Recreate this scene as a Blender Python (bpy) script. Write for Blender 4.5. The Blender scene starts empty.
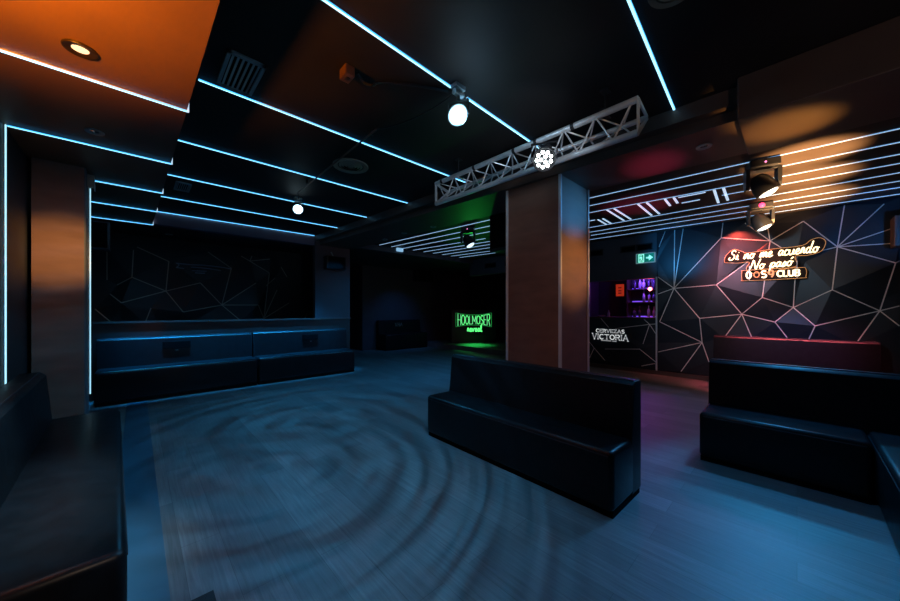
import bpy, bmesh, math, random
from mathutils import Vector, Matrix
from mathutils.geometry import delaunay_2d_cdt
random.seed(4)
PI = math.pi
sc = bpy.context.scene
C = sc.collection

# ------------------------------------------------------------------ camera
ALPHA = math.radians(46.44)
cam = bpy.data.cameras.new('camera')
cam.sensor_width = 36
cam.lens = 36 * 330 / 900
cam.shift_y = 9.5 / 900
cam.clip_start = 0.02
co = bpy.data.objects.new('camera', cam)
C.objects.link(co)
co.location = (0, 0, 1.4)
co.rotation_euler = (PI / 2, 0, ALPHA - PI / 2)
sc.camera = co

FW = Vector((math.cos(ALPHA), math.sin(ALPHA)))
RT = Vector((math.sin(ALPHA), -math.cos(ALPHA)))


def ray(px, py):
    r = (px - 450) / 330
    return Vector((FW.x + RT.x * r, FW.y + RT.y * r, (310 - py) / 330))


def atX(px, py, x):
    d = ray(px, py)
    return Vector((0, 0, 1.4)) + d * (x / d.x)


def atY(px, py, y):
    d = ray(px, py)
    return Vector((0, 0, 1.4)) + d * (y / d.y)


# ------------------------------------------------------------------ materials
def mat(name, col, rough=.5, metal=0., emit=None, estr=0., spec=.5, coat=0.):
    m = bpy.data.materials.new(name)
    m.use_nodes = True
    b = m.node_tree.nodes['Principled BSDF']
    b.inputs['Base Color'].default_value = (*col, 1)
    b.inputs['Roughness'].default_value = rough
    b.inputs['Metallic'].default_value = metal
    b.inputs['Specular IOR Level'].default_value = spec
    b.inputs['Coat Weight'].default_value = coat
    if emit:
        b.inputs['Emission Color'].default_value = (*emit, 1)
        b.inputs['Emission Strength'].default_value = estr
    return m


def noisy(name, c0, c1, scale=6., rough=(.4, .6), bump=0., stretch=(1, 1, 1), detail=5, metal=0., spec=.5):
    m = mat(name, c0, metal=metal, spec=spec)
    nt = m.node_tree
    b = nt.nodes['Principled BSDF']
    tc = nt.nodes.new('ShaderNodeTexCoord')
    mp = nt.nodes.new('ShaderNodeMapping')
    mp.inputs['Scale'].default_value = stretch
    nz = nt.nodes.new('ShaderNodeTexNoise')
    nz.inputs['Scale'].default_value = scale
    nz.inputs['Detail'].default_value = detail
    cr = nt.nodes.new('ShaderNodeValToRGB')
    cr.color_ramp.elements[0].position = .3
    cr.color_ramp.elements[1].position = .72
    cr.color_ramp.elements[0].color = (*c0, 1)
    cr.color_ramp.elements[1].color = (*c1, 1)
    mr = nt.nodes.new('ShaderNodeMapRange')
    mr.inputs['To Min'].default_value = rough[0]
    mr.inputs['To Max'].default_value = rough[1]
    L = nt.links.new
    L(tc.outputs['Object'], mp.inputs['Vector'])
    L(mp.outputs['Vector'], nz.inputs['Vector'])
    L(nz.outputs['Fac'], cr.inputs['Fac'])
    L(cr.outputs['Color'], b.inputs['Base Color'])
    L(nz.outputs['Fac'], mr.inputs['Value'])
    L(mr.outputs['Result'], b.inputs['Roughness'])
    if bump:
        bp = nt.nodes.new('ShaderNodeBump')
        bp.inputs['Strength'].default_value = bump
        bp.inputs['Distance'].default_value = .01
        L(nz.outputs['Fac'], bp.inputs['Height'])
        L(bp.outputs['Normal'], b.inputs['Normal'])
    return m


def floor_material():
    m = mat('grey_wood_vinyl', (.2, .2, .2), .4)
    nt = m.node_tree
    b = nt.nodes['Principled BSDF']
    L = nt.links.new
    tc = nt.nodes.new('ShaderNodeTexCoord')
    rot = nt.nodes.new('ShaderNodeMapping')
    rot.inputs['Rotation'].default_value = (0, 0, PI / 2)
    br = nt.nodes.new('ShaderNodeTexBrick')
    br.inputs['Scale'].default_value = 1.
    br.inputs['Brick Width'].default_value = 1.25
    br.inputs['Row Height'].default_value = .19
    br.inputs['Mortar Size'].default_value = .0016
    br.inputs['Mortar Smooth'].default_value = .3
    br.inputs['Color1'].default_value = (.135, .135, .137, 1)
    br.inputs['Color2'].default_value = (.20, .20, .198, 1)
    br.inputs['Mortar'].default_value = (.1, .1, .1, 1)
    L(tc.outputs['Object'], rot.inputs['Vector'])
    L(rot.outputs['Vector'], br.inputs['Vector'])
    mp = nt.nodes.new('ShaderNodeMapping')
    mp.inputs['Scale'].default_value = (60, 2.6, 1)
    L(tc.outputs['Object'], mp.inputs['Vector'])
    nz = nt.nodes.new('ShaderNodeTexNoise')
    nz.inputs['Scale'].default_value = 1.
    nz.inputs['Detail'].default_value = 7
    nz.inputs['Roughness'].default_value = .65
    nz.inputs['Distortion'].default_value = .6
    L(mp.outputs['Vector'], nz.inputs['Vector'])
    mr = nt.nodes.new('ShaderNodeMapRange')
    mr.inputs['From Min'].default_value = .3
    mr.inputs['From Max'].default_value = .7
    mr.inputs['To Min'].default_value = .68
    mr.inputs['To Max'].default_value = 1.25
    L(nz.outputs['Fac'], mr.inputs['Value'])
    mx = nt.nodes.new('ShaderNodeVectorMath')
    mx.operation = 'SCALE'
    L(br.outputs['Color'], mx.inputs[0])
    L(mr.outputs['Result'], mx.inputs['Scale'])
    L(mx.outputs['Vector'], b.inputs['Base Color'])
    rr = nt.nodes.new('ShaderNodeMapRange')
    rr.inputs['To Min'].default_value = .36
    rr.inputs['To Max'].default_value = .6
    L(nz.outputs['Fac'], rr.inputs['Value'])
    L(rr.outputs['Result'], b.inputs['Roughness'])
    bp = nt.nodes.new('ShaderNodeBump')
    bp.inputs['Strength'].default_value = .12
    bp.inputs['Distance'].default_value = .004
    L(nz.outputs['Fac'], bp.inputs['Height'])
    L(bp.outputs['Normal'], b.inputs['Normal'])
    return m


M = {}
M['floor'] = floor_material()
M['floor_strip'] = noisy('smooth_grey_vinyl', (.035, .095, .135), (.05, .12, .17), 3, (.4, .55))
M['ceiling'] = noisy('black_ceiling_paint', (.016, .013, .013), (.026, .021, .02), 3, (.55, .7), spec=.18)
M['ceiling_right'] = noisy('lightened_ceiling_paint', (.06, .048, .042), (.08, .064, .056), 3, (.55, .7), spec=.2)  # paler copy of the ceiling paint, lifted in colour under the amber light
M['brown'] = noisy('brown_metallic_paint', (.08, .05, .041), (.115, .072, .058), 2.2, (.38, .55), .05)
M['copper'] = noisy('orange_lifted_brown_paint', (.13, .062, .034), (.17, .08, .042), 1.6, (.42, .55), .03)  # dark brown paint, its colour lifted toward the orange light on it
M['rust'] = noisy('rusty_brown_paint', (.16, .078, .056), (.22, .11, .078), 3., (.45, .62), .25, (1, 1, 3.5))
M['slate'] = noisy('dark_slate_paint', (.085, .09, .105), (.11, .112, .125), 2, (.5, .65))
M['plum_bright'] = noisy('brightened_plum_paint', (.15, .115, .165), (.19, .145, .2), 2, (.5, .65))  # plum brightened in colour to stand in for purple light on the header
M['maroon'] = noisy('maroon_brown_paint', (.045, .02, .018), (.06, .028, .024), 2, (.5, .65))
M['wall'] = noisy('black_wall_paint', (.018, .017, .02), (.03, .028, .032), 2, (.45, .6))
M['plum'] = noisy('dark_plum_paint', (.06, .045, .055), (.08, .06, .07), 2, (.5, .65))
M['leather'] = noisy('navy_black_leatherette', (.0055, .006, .0072), (.009, .0098, .0115), 14, (.30, .42), .08, spec=.25)
M['leather_back'] = noisy('black_leatherette', (.006, .0064, .0074), (.010, .0105, .012), 14, (.36, .5), .08, spec=.22)
M['piping'] = mat('leatherette_seam', (.02, .022, .028), .4)
M['black'] = mat('black_plastic', (.010, .010, .012), .45)
M['head'] = mat('blue_lifted_black_plastic', (.035, .042, .055), .38)  # black casing coloured lighter and bluer, standing in for blue light on it
M['matt_black'] = mat('matt_black', (.004, .004, .004), .85, spec=.1)
M['carpet'] = noisy('black_carpet', (.01, .01, .012), (.035, .035, .038), 260, (.85, .95), .5)
M['alu'] = noisy('brushed_aluminium', (.62, .62, .64), (.72, .72, .74), 20, (.28, .42), 0, (1, 1, 1), 3, .55)
M['trim'] = mat('aluminium_edge_profile', (.75, .75, .77), .35, .3)
M['grey_metal'] = mat('grey_painted_metal', (.34, .42, .45), .4, .2)
M['beige'] = mat('aged_cream_plastic', (.27, .23, .17), .5)
M['gold'] = mat('pale_rose_gold_line', (.92, .80, .74), .42, .1)
M['dim_gold'] = mat('shade_darkened_gold_line', (.40, .36, .29), .45, .2)  # gold darkened in colour for the shade of the recess
M['mural'] = noisy('black_satin_mural', (.010, .0135, .019), (.018, .023, .031), 1.6, (.36, .52), 0, (1, 1, 1), 3)
M['self_lit_white'] = mat('self_lit_white_paint', (.85, .85, .83), .5, emit=(.9, .95, 1), estr=.22)  # painted letters given a weak glow, since little light reaches them
M['dull_sign'] = mat('dull_blue_grey_sign', (.30, .36, .48), .5)
M['led'] = mat('white_cyan_led_diffuser', (.8, .9, 1), .4, emit=(.36, .78, 1.0), estr=1.9)
M['led_blue'] = mat('blue_halo_led_side', (.3, .6, 1), .4, emit=(.05, .45, 1.0), estr=2.2)  # side faces glow deep blue to add a halo along the strips
M['led_blue_soft'] = mat('soft_blue_halo_led_side', (.3, .6, 1), .4, emit=(.25, .55, 1.0), estr=.7)  # weaker blue halo for the white strips' side faces
M['led_white'] = mat('cold_white_led_diffuser', (.8, .9, 1), .4, emit=(.60, .80, 1.0), estr=.92)
M['led_side'] = mat('pale_cyan_led_diffuser', (.8, .95, 1), .4, emit=(.36, .72, .86), estr=1.3)
M['lamp'] = mat('blazing_white_blue_lens', (1, 1, 1), .3, emit=(.62, .88, 1.0), estr=7)
M['lamp_dim'] = mat('glowing_lamp_housing', (.5, .7, .8), .2, emit=(.30, .62, .8), estr=.9)  # lamp housing glows by itself, standing in for light on its shell
M['pixel'] = mat('bright_white_led_cell', (1, 1, 1), .3, emit=(.85, 1.0, .97), estr=9)
M['lens_on'] = mat('lit_moving_head_lens', (.9, 1, 1), .2, emit=(.62, .88, 1.), estr=1.6)
M['red_led'] = mat('red_indicator_led', (1, .1, .2), .3, emit=(1, .05, .18), estr=2.5)
M['pink_led'] = mat('pink_indicator_led', (1, .3, .6), .3, emit=(1, .25, .6), estr=1.6)
M['neon'] = mat('warm_white_neon_tube', (1, .9, .7), .3, emit=(1, .74, .42), estr=2.3)
M['neon_half'] = mat('failing_orange_neon_tube', (.8, .4, .2), .3, emit=(1, .45, .22), estr=.55)
M['neon_edge'] = mat('glowing_acrylic_edge', (.8, .45, .2), .3, emit=(1, .42, .12), estr=.22)
M['acrylic'] = mat('smoky_acrylic_sheet', (.02, .014, .012), .6, spec=.12)
M['green_neon'] = mat('green_lit_lettering', (.1, .8, .2), .4, emit=(.16, .85, .30), estr=.95)
M['green_neon_dim'] = mat('deep_green_lit_lettering', (.05, .5, .1), .4, emit=(.02, .40, .08), estr=.6)
M['exit_green'] = mat('exit_sign_green', (.0, .22, .17), .5, emit=(.0, .22, .17), estr=.55)
M['exit_mint'] = mat('exit_sign_mint', (.4, .95, .8), .5, emit=(.30, .85, .70), estr=1.0)
M['exit_frame'] = mat('self_lit_exit_frame', (.3, .42, .46), .5, emit=(.16, .32, .36), estr=.5)  # frame given a faint glow of its own
M['poster'] = mat('self_lit_poster_print', (.75, .05, .02), .6, emit=(.9, .06, .02), estr=.35)  # printed sheet brightened by a weak glow of its own
M['bulb'] = mat('red_bulb', (1, .3, .3), .3, emit=(1, .16, .18), estr=9)
M['violet_led'] = mat('violet_shelf_led', (.5, .3, 1), .3, emit=(.2, .08, 1.), estr=1.0)
M['glass_pale'] = mat('pale_bottle_glass', (.55, .5, .7), .12)
M['glass_dark'] = mat('dark_bottle_glass', (.10, .08, .14), .12)
M['glass_red'] = mat('ruby_bottle_glass', (.4, .05, .12), .12)
M['chrome'] = mat('polished_chrome', (.7, .72, .75), .2, 1.)
M['emergency'] = mat('emergency_light_diffuser', (.8, .9, 1), .4, emit=(.3, .6, .9), estr=.75)
M['warm_bulb'] = mat('warm_downlight_bulb', (1, .85, .6), .35, emit=(1, .84, .58), estr=1.0)
M['bronze'] = mat('dark_bronze_rim', (.04, .025, .018), .35, .5)
M['wood'] = noisy('dark_shelf_wood', (.03, .018, .012), (.06, .035, .02), 8, (.4, .6))
M['orange_box'] = mat('copper_coloured_box', (.13, .055, .03), .45, .2)
M['pale_box'] = mat('cream_plastic_box', (.55, .4, .3), .5)


# ------------------------------------------------------------------ mesh helpers
def BM():
    return bmesh.new()


def link(name, data, parent=None, loc=None):
    o = bpy.data.objects.new(name, data)
    C.objects.link(o)
    if parent:
        o.parent = parent
    if loc is not None:
        o.location = loc
    return o


def obj(name, bm, m, parent=None, loc=None, smooth=False):
    me = bpy.data.meshes.new(name)
    bmesh.ops.recalc_face_normals(bm, faces=bm.faces)
    bm.to_mesh(me)
    bm.free()
    ms = m if isinstance(m, (list, tuple)) else [m]
    for x in ms:
        me.materials.append(M[x])
    if smooth:
        for p in me.polygons:
            p.use_smooth = True
        try:
            me.set_sharp_from_angle(angle=math.radians(38))
        except Exception:
            pass
    return link(name, me, parent, loc)


def thing(name, label, cat, loc=(0, 0, 0), rz=0., group=None):
    o = bpy.data.objects.new(name, None)
    C.objects.link(o)
    o.empty_display_size = .1
    o.location = loc
    o.rotation_euler = (0, 0, rz)
    o['label'] = label
    o['category'] = cat
    if group:
        o['group'] = group
    return o


def tag(o, label, cat, group=None):
    o['label'] = label
    o['category'] = cat
    if group:
        o['group'] = group
    return o


def struct(name, bm, m, smooth=False):
    o = obj(name, bm, m, None, None, smooth)
    o['kind'] = 'structure'
    return o


def box(bm, a, b, bev=0., seg=3, mi=0):
    a, b = Vector(a), Vector(b)
    lo = Vector(map(min, a, b))
    hi = Vector(map(max, a, b))
    vs = [bm.verts.new((x, y, z)) for x in (lo.x, hi.x) for y in (lo.y, hi.y) for z in (lo.z, hi.z)]
    fs = []
    for f in ((0, 1, 3, 2), (4, 6, 7, 5), (0, 4, 5, 1), (2, 3, 7, 6), (0, 2, 6, 4), (1, 5, 7, 3)):
        fc = bm.faces.new([vs[i] for i in f])
        fc.material_index = mi
        fs.append(fc)
    if bev:
        ed = list({e for f in fs for e in f.edges})
        bmesh.ops.bevel(bm, geom=ed, offset=bev, segments=seg, profile=.5, affect='EDGES')
    return fs


def prism(bm, pts, a, b):
    """pts: 2D outline; a, b: functions mapping (u,v) to the two end faces."""
    va = [bm.verts.new(a(*p)) for p in pts]
    vb = [bm.verts.new(b(*p)) for p in pts]
    n = len(pts)
    bm.faces.new(va)
    bm.faces.new(vb[::-1])
    for i in range(n):
        bm.faces.new([va[i], vb[i], vb[(i + 1) % n], va[(i + 1) % n]])


def frame_of(d, up=None):
    d = Vector(d).normalized()
    up = Vector(up) if up is not None else (Vector((0, 0, 1)) if abs(d.z) < .95 else Vector((1, 0, 0)))
    s = d.cross(up).normalized()
    return s, s.cross(d).normalized(), d


def bar(bm, p0, p1, w, h, up=None):
    p0, p1 = Vector(p0), Vector(p1)
    s, u, d = frame_of(p1 - p0, up)
    q = [(-1, -1), (1, -1), (1, 1), (-1, 1)]
    prism(bm, q, lambda a, b: p0 + s * a * w / 2 + u * b * h / 2, lambda a, b: p1 + s * a * w / 2 + u * b * h / 2)


def cyl(bm, p0, p1, r0, r1=None, n=20, caps=True):
    r1 = r0 if r1 is None else r1
    p0, p1 = Vector(p0), Vector(p1)
    s, u, d = frame_of(p1 - p0)
    A = [bm.verts.new(p0 + (s * math.cos(2 * PI * i / n) + u * math.sin(2 * PI * i / n)) * r0) for i in range(n)]
    B = [bm.verts.new(p1 + (s * math.cos(2 * PI * i / n) + u * math.sin(2 * PI * i / n)) * r1) for i in range(n)]
    for i in range(n):
        bm.faces.new([A[i], A[(i + 1) % n], B[(i + 1) % n], B[i]])
    if caps:
        bm.faces.new(A[::-1])
        bm.faces.new(B)


def tube(bm, pts, r, n=8):
    pts = [Vector(p) for p in pts]
    rings = []
    up = None
    for i, p in enumerate(pts):
        d = (pts[min(i + 1, len(pts) - 1)] - pts[max(i - 1, 0)])
        if d.length < 1e-9:
            d = Vector((0, 0, 1))
        d.normalize()
        if up is None:
            s, up, _ = frame_of(d)
        s = d.cross(up)
        if s.length < 1e-5:
            s, up, _ = frame_of(d)
        s.normalize()
        up = s.cross(d).normalized()
        rings.append([bm.verts.new(p + (s * math.cos(2 * PI * k / n) + up * math.sin(2 * PI * k / n)) * r) for k in range(n)])
    for a, b in zip(rings, rings[1:]):
        for k in range(n):
            bm.faces.new([a[k], a[(k + 1) % n], b[(k + 1) % n], b[k]])
    bm.faces.new(rings[0][::-1])
    bm.faces.new(rings[-1])


def lathe(bm, prof, center=(0, 0, 0), axis=(0, 0, 1), n=24):
    c = Vector(center)
    s, u, d = frame_of(axis)
    rings = []
    for r, z in prof:
        if r < 1e-6:
            rings.append([bm.verts.new(c + d * z)])
        else:
            rings.append([bm.verts.new(c + d * z + (s * math.cos(2 * PI * i / n) + u * math.sin(2 * PI * i / n)) * r) for i in range(n)])
    for a, b in zip(rings, rings[1:]):
        for i in range(n):
            j = (i + 1) % n
            if len(a) == 1 and len(b) > 1:
                bm.faces.new([a[0], b[j], b[i]])
            elif len(b) == 1 and len(a) > 1:
                bm.faces.new([a[i], a[j], b[0]])
            elif len(a) > 1:
                bm.faces.new([a[i], a[j], b[j], b[i]])


def catmull(pts, k=6):
    pts = [Vector(p) for p in pts]
    out = []
    for i in range(len(pts) - 1):
        p0 = pts[max(i - 1, 0)]
        p1, p2 = pts[i], pts[i + 1]
        p3 = pts[min(i + 2, len(pts) - 1)]
        for j in range(k):
            t = j / k
            out.append(.5 * ((2 * p1) + (p2 - p0) * t + (2 * p0 - 5 * p1 + 4 * p2 - p3) * t * t + (3 * p1 - p0 - 3 * p2 + p3) * t ** 3))
    out.append(pts[-1])
    return out


# ------------------------------------------------------------------ stroke lettering
def arc(cx, cy, rx, ry, a0, a1, n=12):
    return [(cx + rx * math.cos(math.radians(a0 + (a1 - a0) * i / n)), cy + ry * math.sin(math.radians(a0 + (a1 - a0) * i / n))) for i in range(n + 1)]


UP = {
    'A': (.8, [[(0, 0), (.4, 1), (.8, 0)], [(.14, .35), (.66, .35)]]),
    'B': (.66, [[(0, 0), (0, 1)], [(0, 1)] + arc(.36, .76, .24, .24, 90, -90) + [(0, .52)], [(0, .52)] + arc(.38, .26, .28, .26, 90, -90) + [(0, 0)]]),
    'C': (.72, [arc(.4, .5, .4, .5, 48, 312, 18)]),
    'E': (.6, [[(.6, 1), (0, 1), (0, 0), (.6, 0)], [(0, .52), (.5, .52)]]),
    'H': (.7, [[(0, 0), (0, 1)], [(.7, 0), (.7, 1)], [(0, .5), (.7, .5)]]),
    'I': (.12, [[(.06, 0), (.06, 1)]]),
    'L': (.56, [[(0, 1), (0, 0), (.56, 0)]]),
    'M': (.86, [[(0, 0), (0, 1), (.43, .3), (.86, 1), (.86, 0)]]),
    'N': (.7, [[(0, 0), (0, 1), (.7, 0), (.7, 1)]]),
    'O': (.78, [arc(.39, .5, .39, .5, 90, 450, 22)]),
    '0': (.56, [arc(.28, .5, .28, .5, 90, 450, 22)]),
    '9': (.6, [arc(.3, .7, .3, .3, 0, 360, 16), [(.6, .7), (.56, .3), (.4, 0)]]),
    'R': (.68, [[(0, 0), (0, 1)], [(0, 1)] + arc(.36, .74, .28, .26, 90, -90) + [(0, .48)], [(.34, .48), (.68, 0)]]),
    'S': (.6, [arc(.3, .75, .28, .25, 30, 270, 10) + arc(.3, .25, .3, .25, 90, -150, 10)]),
    'T': (.7, [[(0, 1), (.7, 1)], [(.35, 1), (.35, 0)]]),
    'U': (.66, [[(0, 1), (0, .33)] + arc(.33, .33, .33, .33, 180, 360, 10) + [(.66, 1)]]),
    'V': (.78, [[(0, 1), (.39, 0), (.78, 1)]]),
    'Z': (.64, [[(0, 1), (.64, 1), (0, 0), (.64, 0)]]),
}
LOW = {   # handwritten joined letters, x-height .5, slant added later
    'S': (.62, [[(.5, .82), (.36, .97), (.18, .86), (.22, .64), (.42, .48), (.44, .2), (.22, .02), (.02, .14), (.1, .32)]]),
    'N': (.72, [[(.0, .04), (.1, .3), (.18, .98), (.36, .4), (.5, .02), (.58, .5), (.68, 1.02)]]),
    'i': (.24, [[(0, .06), (.1, .5), (.1, .08), (.24, .06)], [(.14, .7), (.16, .74)]]),
    'n': (.46, [[(0, .06), (.08, .48), (.08, .02), (.2, .46), (.32, .42), (.32, .06), (.46, .08)]]),
    'm': (.62, [[(0, .06), (.07, .48), (.07, .02), (.18, .46), (.26, .42), (.26, .04), (.38, .46), (.48, .42), (.48, .06), (.62, .08)]]),
    'o': (.40, [[(.16, .5), (.02, .3), (.12, .02), (.28, .12), (.28, .4), (.16, .5), (.28, .4), (.40, .44)]]),
    'e': (.36, [[(0, .16), (.22, .3), (.2, .5), (.06, .42), (.04, .14), (.16, .0), (.36, .14)]]),
    'a': (.42, [[(.28, .46), (.12, .5), (.02, .24), (.12, .02), (.28, .3), (.3, .48), (.28, .08), (.42, .08)]]),
    'c': (.34, [[(.26, .42), (.12, .5), (.02, .24), (.12, .0), (.34, .12)]]),
    'u': (.44, [[(0, .48), (.02, .12), (.14, .0), (.28, .2), (.3, .48), (.3, .08), (.44, .08)]]),
    'r': (.34, [[(0, .06), (.08, .52), (.2, .44), (.2, .1), (.34, .08)]]),
    'd': (.46, [[(.28, .44), (.12, .5), (.02, .24), (.12, .02), (.28, .26), (.36, 1.05), (.28, .08), (.46, .08)]]),
    'p': (.42, [[(0, .1), (.1, .5), (.04, -.42), (.1, .36), (.26, .5), (.34, .26), (.22, .02), (.1, .1), (.42, .1)]]),
    's': (.32, [[(0, .06), (.16, .5), (.24, .22), (.14, .0), (.02, .06), (.32, .1)]]),
    'l': (.24, [[(0, .06), (.12, .7), (.12, 1), (.04, .8), (.08, .04), (.24, .08)]]),
    'v': (.4, [[(0, .48), (.12, .02), (.28, .48), (.4, .42)]]),
    "'": (.2, [[(-.2, .66), (-.06, .84)]]),
}


def layout(text, font, gap=.16, space=.4, slant=0., smooth=0):
    """list of polylines in unit letter space, plus total width"""
    x = 0.
    out = []
    for ch in text:
        if ch == ' ':
            x += space
            continue
        w, st = font[ch]
        for pl in st:
            q = [(x + u + slant * v, v) for u, v in pl]
            if smooth:
                q = [(p.x, p.y) for p in catmull([(a, b, 0) for a, b in q], smooth)]
            out.append(q)
        x += w + gap
    return out, x - gap


def put_tubes(bm, lines, fn, r, n=6):
    for pl in lines:
        tube(bm, [fn(*p) for p in pl], r, n)


def put_ribbons(bm, lines, fn, nrm, w, h, serif=0.):
    nrm = Vector(nrm)
    for pl in lines:
        pts = [Vector(fn(*p)) for p in pl]
        for a, b in zip(pts, pts[1:]):
            d = (b - a)
            if d.length < 1e-6:
                continue
            d.normalize()
            bar(bm, a - d * w * .35, b + d * w * .35, w, h, nrm)
        if serif and pl[0] != pl[-1]:
            for uv in (pl[0], pl[-1]):
                if uv[1] in (0, 1):
                    a = Vector(fn(uv[0] - serif, uv[1]))
                    b = Vector(fn(uv[0] + serif, uv[1]))
                    bar(bm, a, b, w * .8, h, nrm)


# ------------------------------------------------------------------ room shell
ZC, ZB, ZM = 3.09, 2.85, 2.88     # main ceiling, bulkhead underside, beam underside


def sbox(name, a, b, m, bev=0.):
    bm = BM()
    box(bm, a, b, bev)
    return struct(name, bm, m)


sbox('floor', (-1.2, -2.4, -.12), (12.2, 12.6, 0), 'floor')
sbox('trim_1', (-.10, -2.2, 0), (.12, 6.9, .004), 'floor_strip')
sbox('wall_left', (-1.0, -2.4, 0), (-.75, 7.5, 3.2), 'wall')
sbox('wall_near', (-1.0, -2.4, 0), (8.2, -2.2, 3.2), 'wall')
sbox('ceiling', (-1.0, -2.4, ZC), (8.45, 7.56, 3.2), 'ceiling')

sbox('ceiling_right', (4.25, -2.2, ZC - .006), (8.2, 7.5, ZC), 'ceiling_right')
# bulkhead along the left wall (underside lower than the ceiling, right edge very slightly skewed)
bm = BM()
prism(bm, [(-.75, -2.2), (.345, -2.2), (.20, 7.54), (-.75, 7.54)], lambda x, y: Vector((x, y, ZB)), lambda x, y: Vector((x, y, ZC)))
struct('ceiling_bulkhead', bm, 'copper')


def bulk_x(y):
    return .345 + (.20 - .345) * (y + 2.2) / 9.74


# far-left recess above the half wall
sbox('wall_recess_header', (.2, 7.54, 2.87), (3.77, 7.70, 3.19), 'plum_bright')
sbox('wall_recess_header_end', (-1.0, 7.54, ZB), (.2, 7.70, 3.19), 'wall')
sbox('wall_half', (-1.0, 7.5, 0), (3.77, 7.64, 1.185), 'maroon')
sbox('trim_2', (-.76, 7.47, 1.185), (3.80, 7.74, 1.215), 'brown')
sbox('wall_recess_back', (-1.0, 8.93, 0), (3.77, 9.1, 3.2), 'wall')
sbox('wall_recess_side', (-1.0, 7.7, 0), (-.75, 8.93, 3.2), 'wall')
sbox('ceiling_recess', (-1.0, 7.70, 2.87), (3.6, 9.1, 3.2), 'wall')
sbox('floor_recess', (-1.0, 7.64, 1.0), (3.6, 8.93, 1.1), 'wall')
sbox('wall_partition', (2.93, 7.5, 1.215), (3.77, 7.64, 2.95), 'plum')
sbox('wall_partition_side', (3.62, 7.64, 0), (3.77, 12.2, 3.0), 'wall')

# back room beyond the dance floor
sbox('wall_header_back', (3.77, 7.5, 2.95), (8.32, 7.66, 3.2), 'slate')
sbox('ceiling_back', (3.77, 7.66, 2.95), (12.0, 12.4, 3.2), 'wall')
sbox('wall_far', (5.65, 10.32, 0), (11.2, 10.5, 3.0), 'plum')
sbox('wall_corridor_end', (3.6, 12.2, 0), (5.8, 12.4, 3.0), 'wall')
sbox('wall_corridor_side', (5.65, 10.5, 0), (5.8, 12.3, 3.0), 'wall')
sbox('wall_stage_back', (11.0, 4.0, 0), (11.2, 10.5, 3.2), 'wall')
sbox('wall_stage_side', (8.35, 4.2, 0), (11.2, 4.4, 3.2), 'wall')
sbox('ceiling_stage', (8.3, 4.2, 2.95), (11.2, 7.66, 3.2), 'wall')
sbox('wall_stage_header', (8.2, 4.4, 2.55), (8.35, 7.66, ZC), 'slate')
sbox('floor_stage', (8.2, 4.42, 0), (11.0, 10.3, .15), 'floor')

# bar wall and mural wall, plane X = 8.2
sbox('wall_bar_header', (8.2, 2.1, 2.10), (8.35, 4.42, ZC), 'slate')
sbox('wall_bar_pier', (8.2, 3.61, 0), (8.35, 4.42, 2.10), 'slate')
sbox('wall_right', (8.2, -2.4, 0), (8.4, 2.1, ZC), 'wall')
sbox('baseboard_right', (8.165, -2.2, 0), (8.2, 3.61, .085), 'brown')
sbox('wall_bar_back', (10.3, 1.4, 0), (10.45, 4.3, 3.1), 'wall')
sbox('wall_bar_side', (8.4, 1.3, 0), (10.4, 1.45, 3.1), 'wall')
sbox('ceiling_bar', (8.3, 1.4, 2.5), (10.4, 4.3, 2.7), 'wall')

# stepped beam across the ceiling (slightly out of square with the room)
def beam_x(y):
    return 3.31 - .05 * y


def beam(name, off0, off1, y0, y1, z0, m):
    bm = BM()
    prism(bm, [(beam_x(y0) + off0, y0), (beam_x(y0) + off1, y0), (beam_x(y1) + off1, y1), (beam_x(y1) + off0, y1)],
          lambda x, y: Vector((x, y, z0)), lambda x, y: Vector((x, y, ZC)))
    return struct(name, bm, m)


beam('beam_upper', 0, .10, -2.2, 7.54, 2.965, 'brown')
beam('beam_lower', .10, .88, -2.2, 7.5, ZM, 'brown')
beam('trim_3', .88, .91, -2.2, 3.0, ZM + .03, 'brown')
sbox('beam_duct', (3.17, -2.2, 2.785), (3.97, .30, ZC), 'brown', .008)

# rusty square column with aluminium edge profiles
CX0, CX1, CY0, CY1 = 3.35, 4.04, 1.78, 2.485
sbox('column', (CX0, CY0, 0), (CX1, CY1, ZM), 'rust')
for x, y in ((CX0, CY0), (CX0, CY1), (CX1, CY0)):
    sbox('trim_4', (x - .014, y - .014, 0), (x + .014, y + .014, ZM), 'trim')

# post against the left wall
sbox('column_post', (-.72, 5.0, 0), (-.385, 5.36, ZB), 'rust')
sbox('trim_5', (-.385, 5.0, 0), (-.375, 5.36, ZB), 'slate')


# ------------------------------------------------------------------ LED strips
def led(name, p0, p1, up, label, group, m='led', w=.0145, h=.007):
    """p0-p1 lies on the surface; up points into the room."""
    p0, p1, up = Vector(p0), Vector(p1), Vector(up).normalized()
    mid = (p0 + p1) / 2
    t = thing(name, label, 'LED light', mid, 0, group)
    b = BM()
    bar(b, p0 - mid + up * .003, p1 - mid + up * .003, w + .005, .006, up)
    obj('channel', b, 'alu', t)
    b = BM()
    bar(b, p0 - mid + up * (.006 + h / 2), p1 - mid + up * (.006 + h / 2), w, h, up)
    b.faces.ensure_lookup_table()
    for i in (3, 5):
        b.faces[i].material_index = 1
    obj('diffuser', b, (m, {'led': 'led_blue', 'led_white': 'led_blue_soft'}.get(m, m)), t)
    return t


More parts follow.
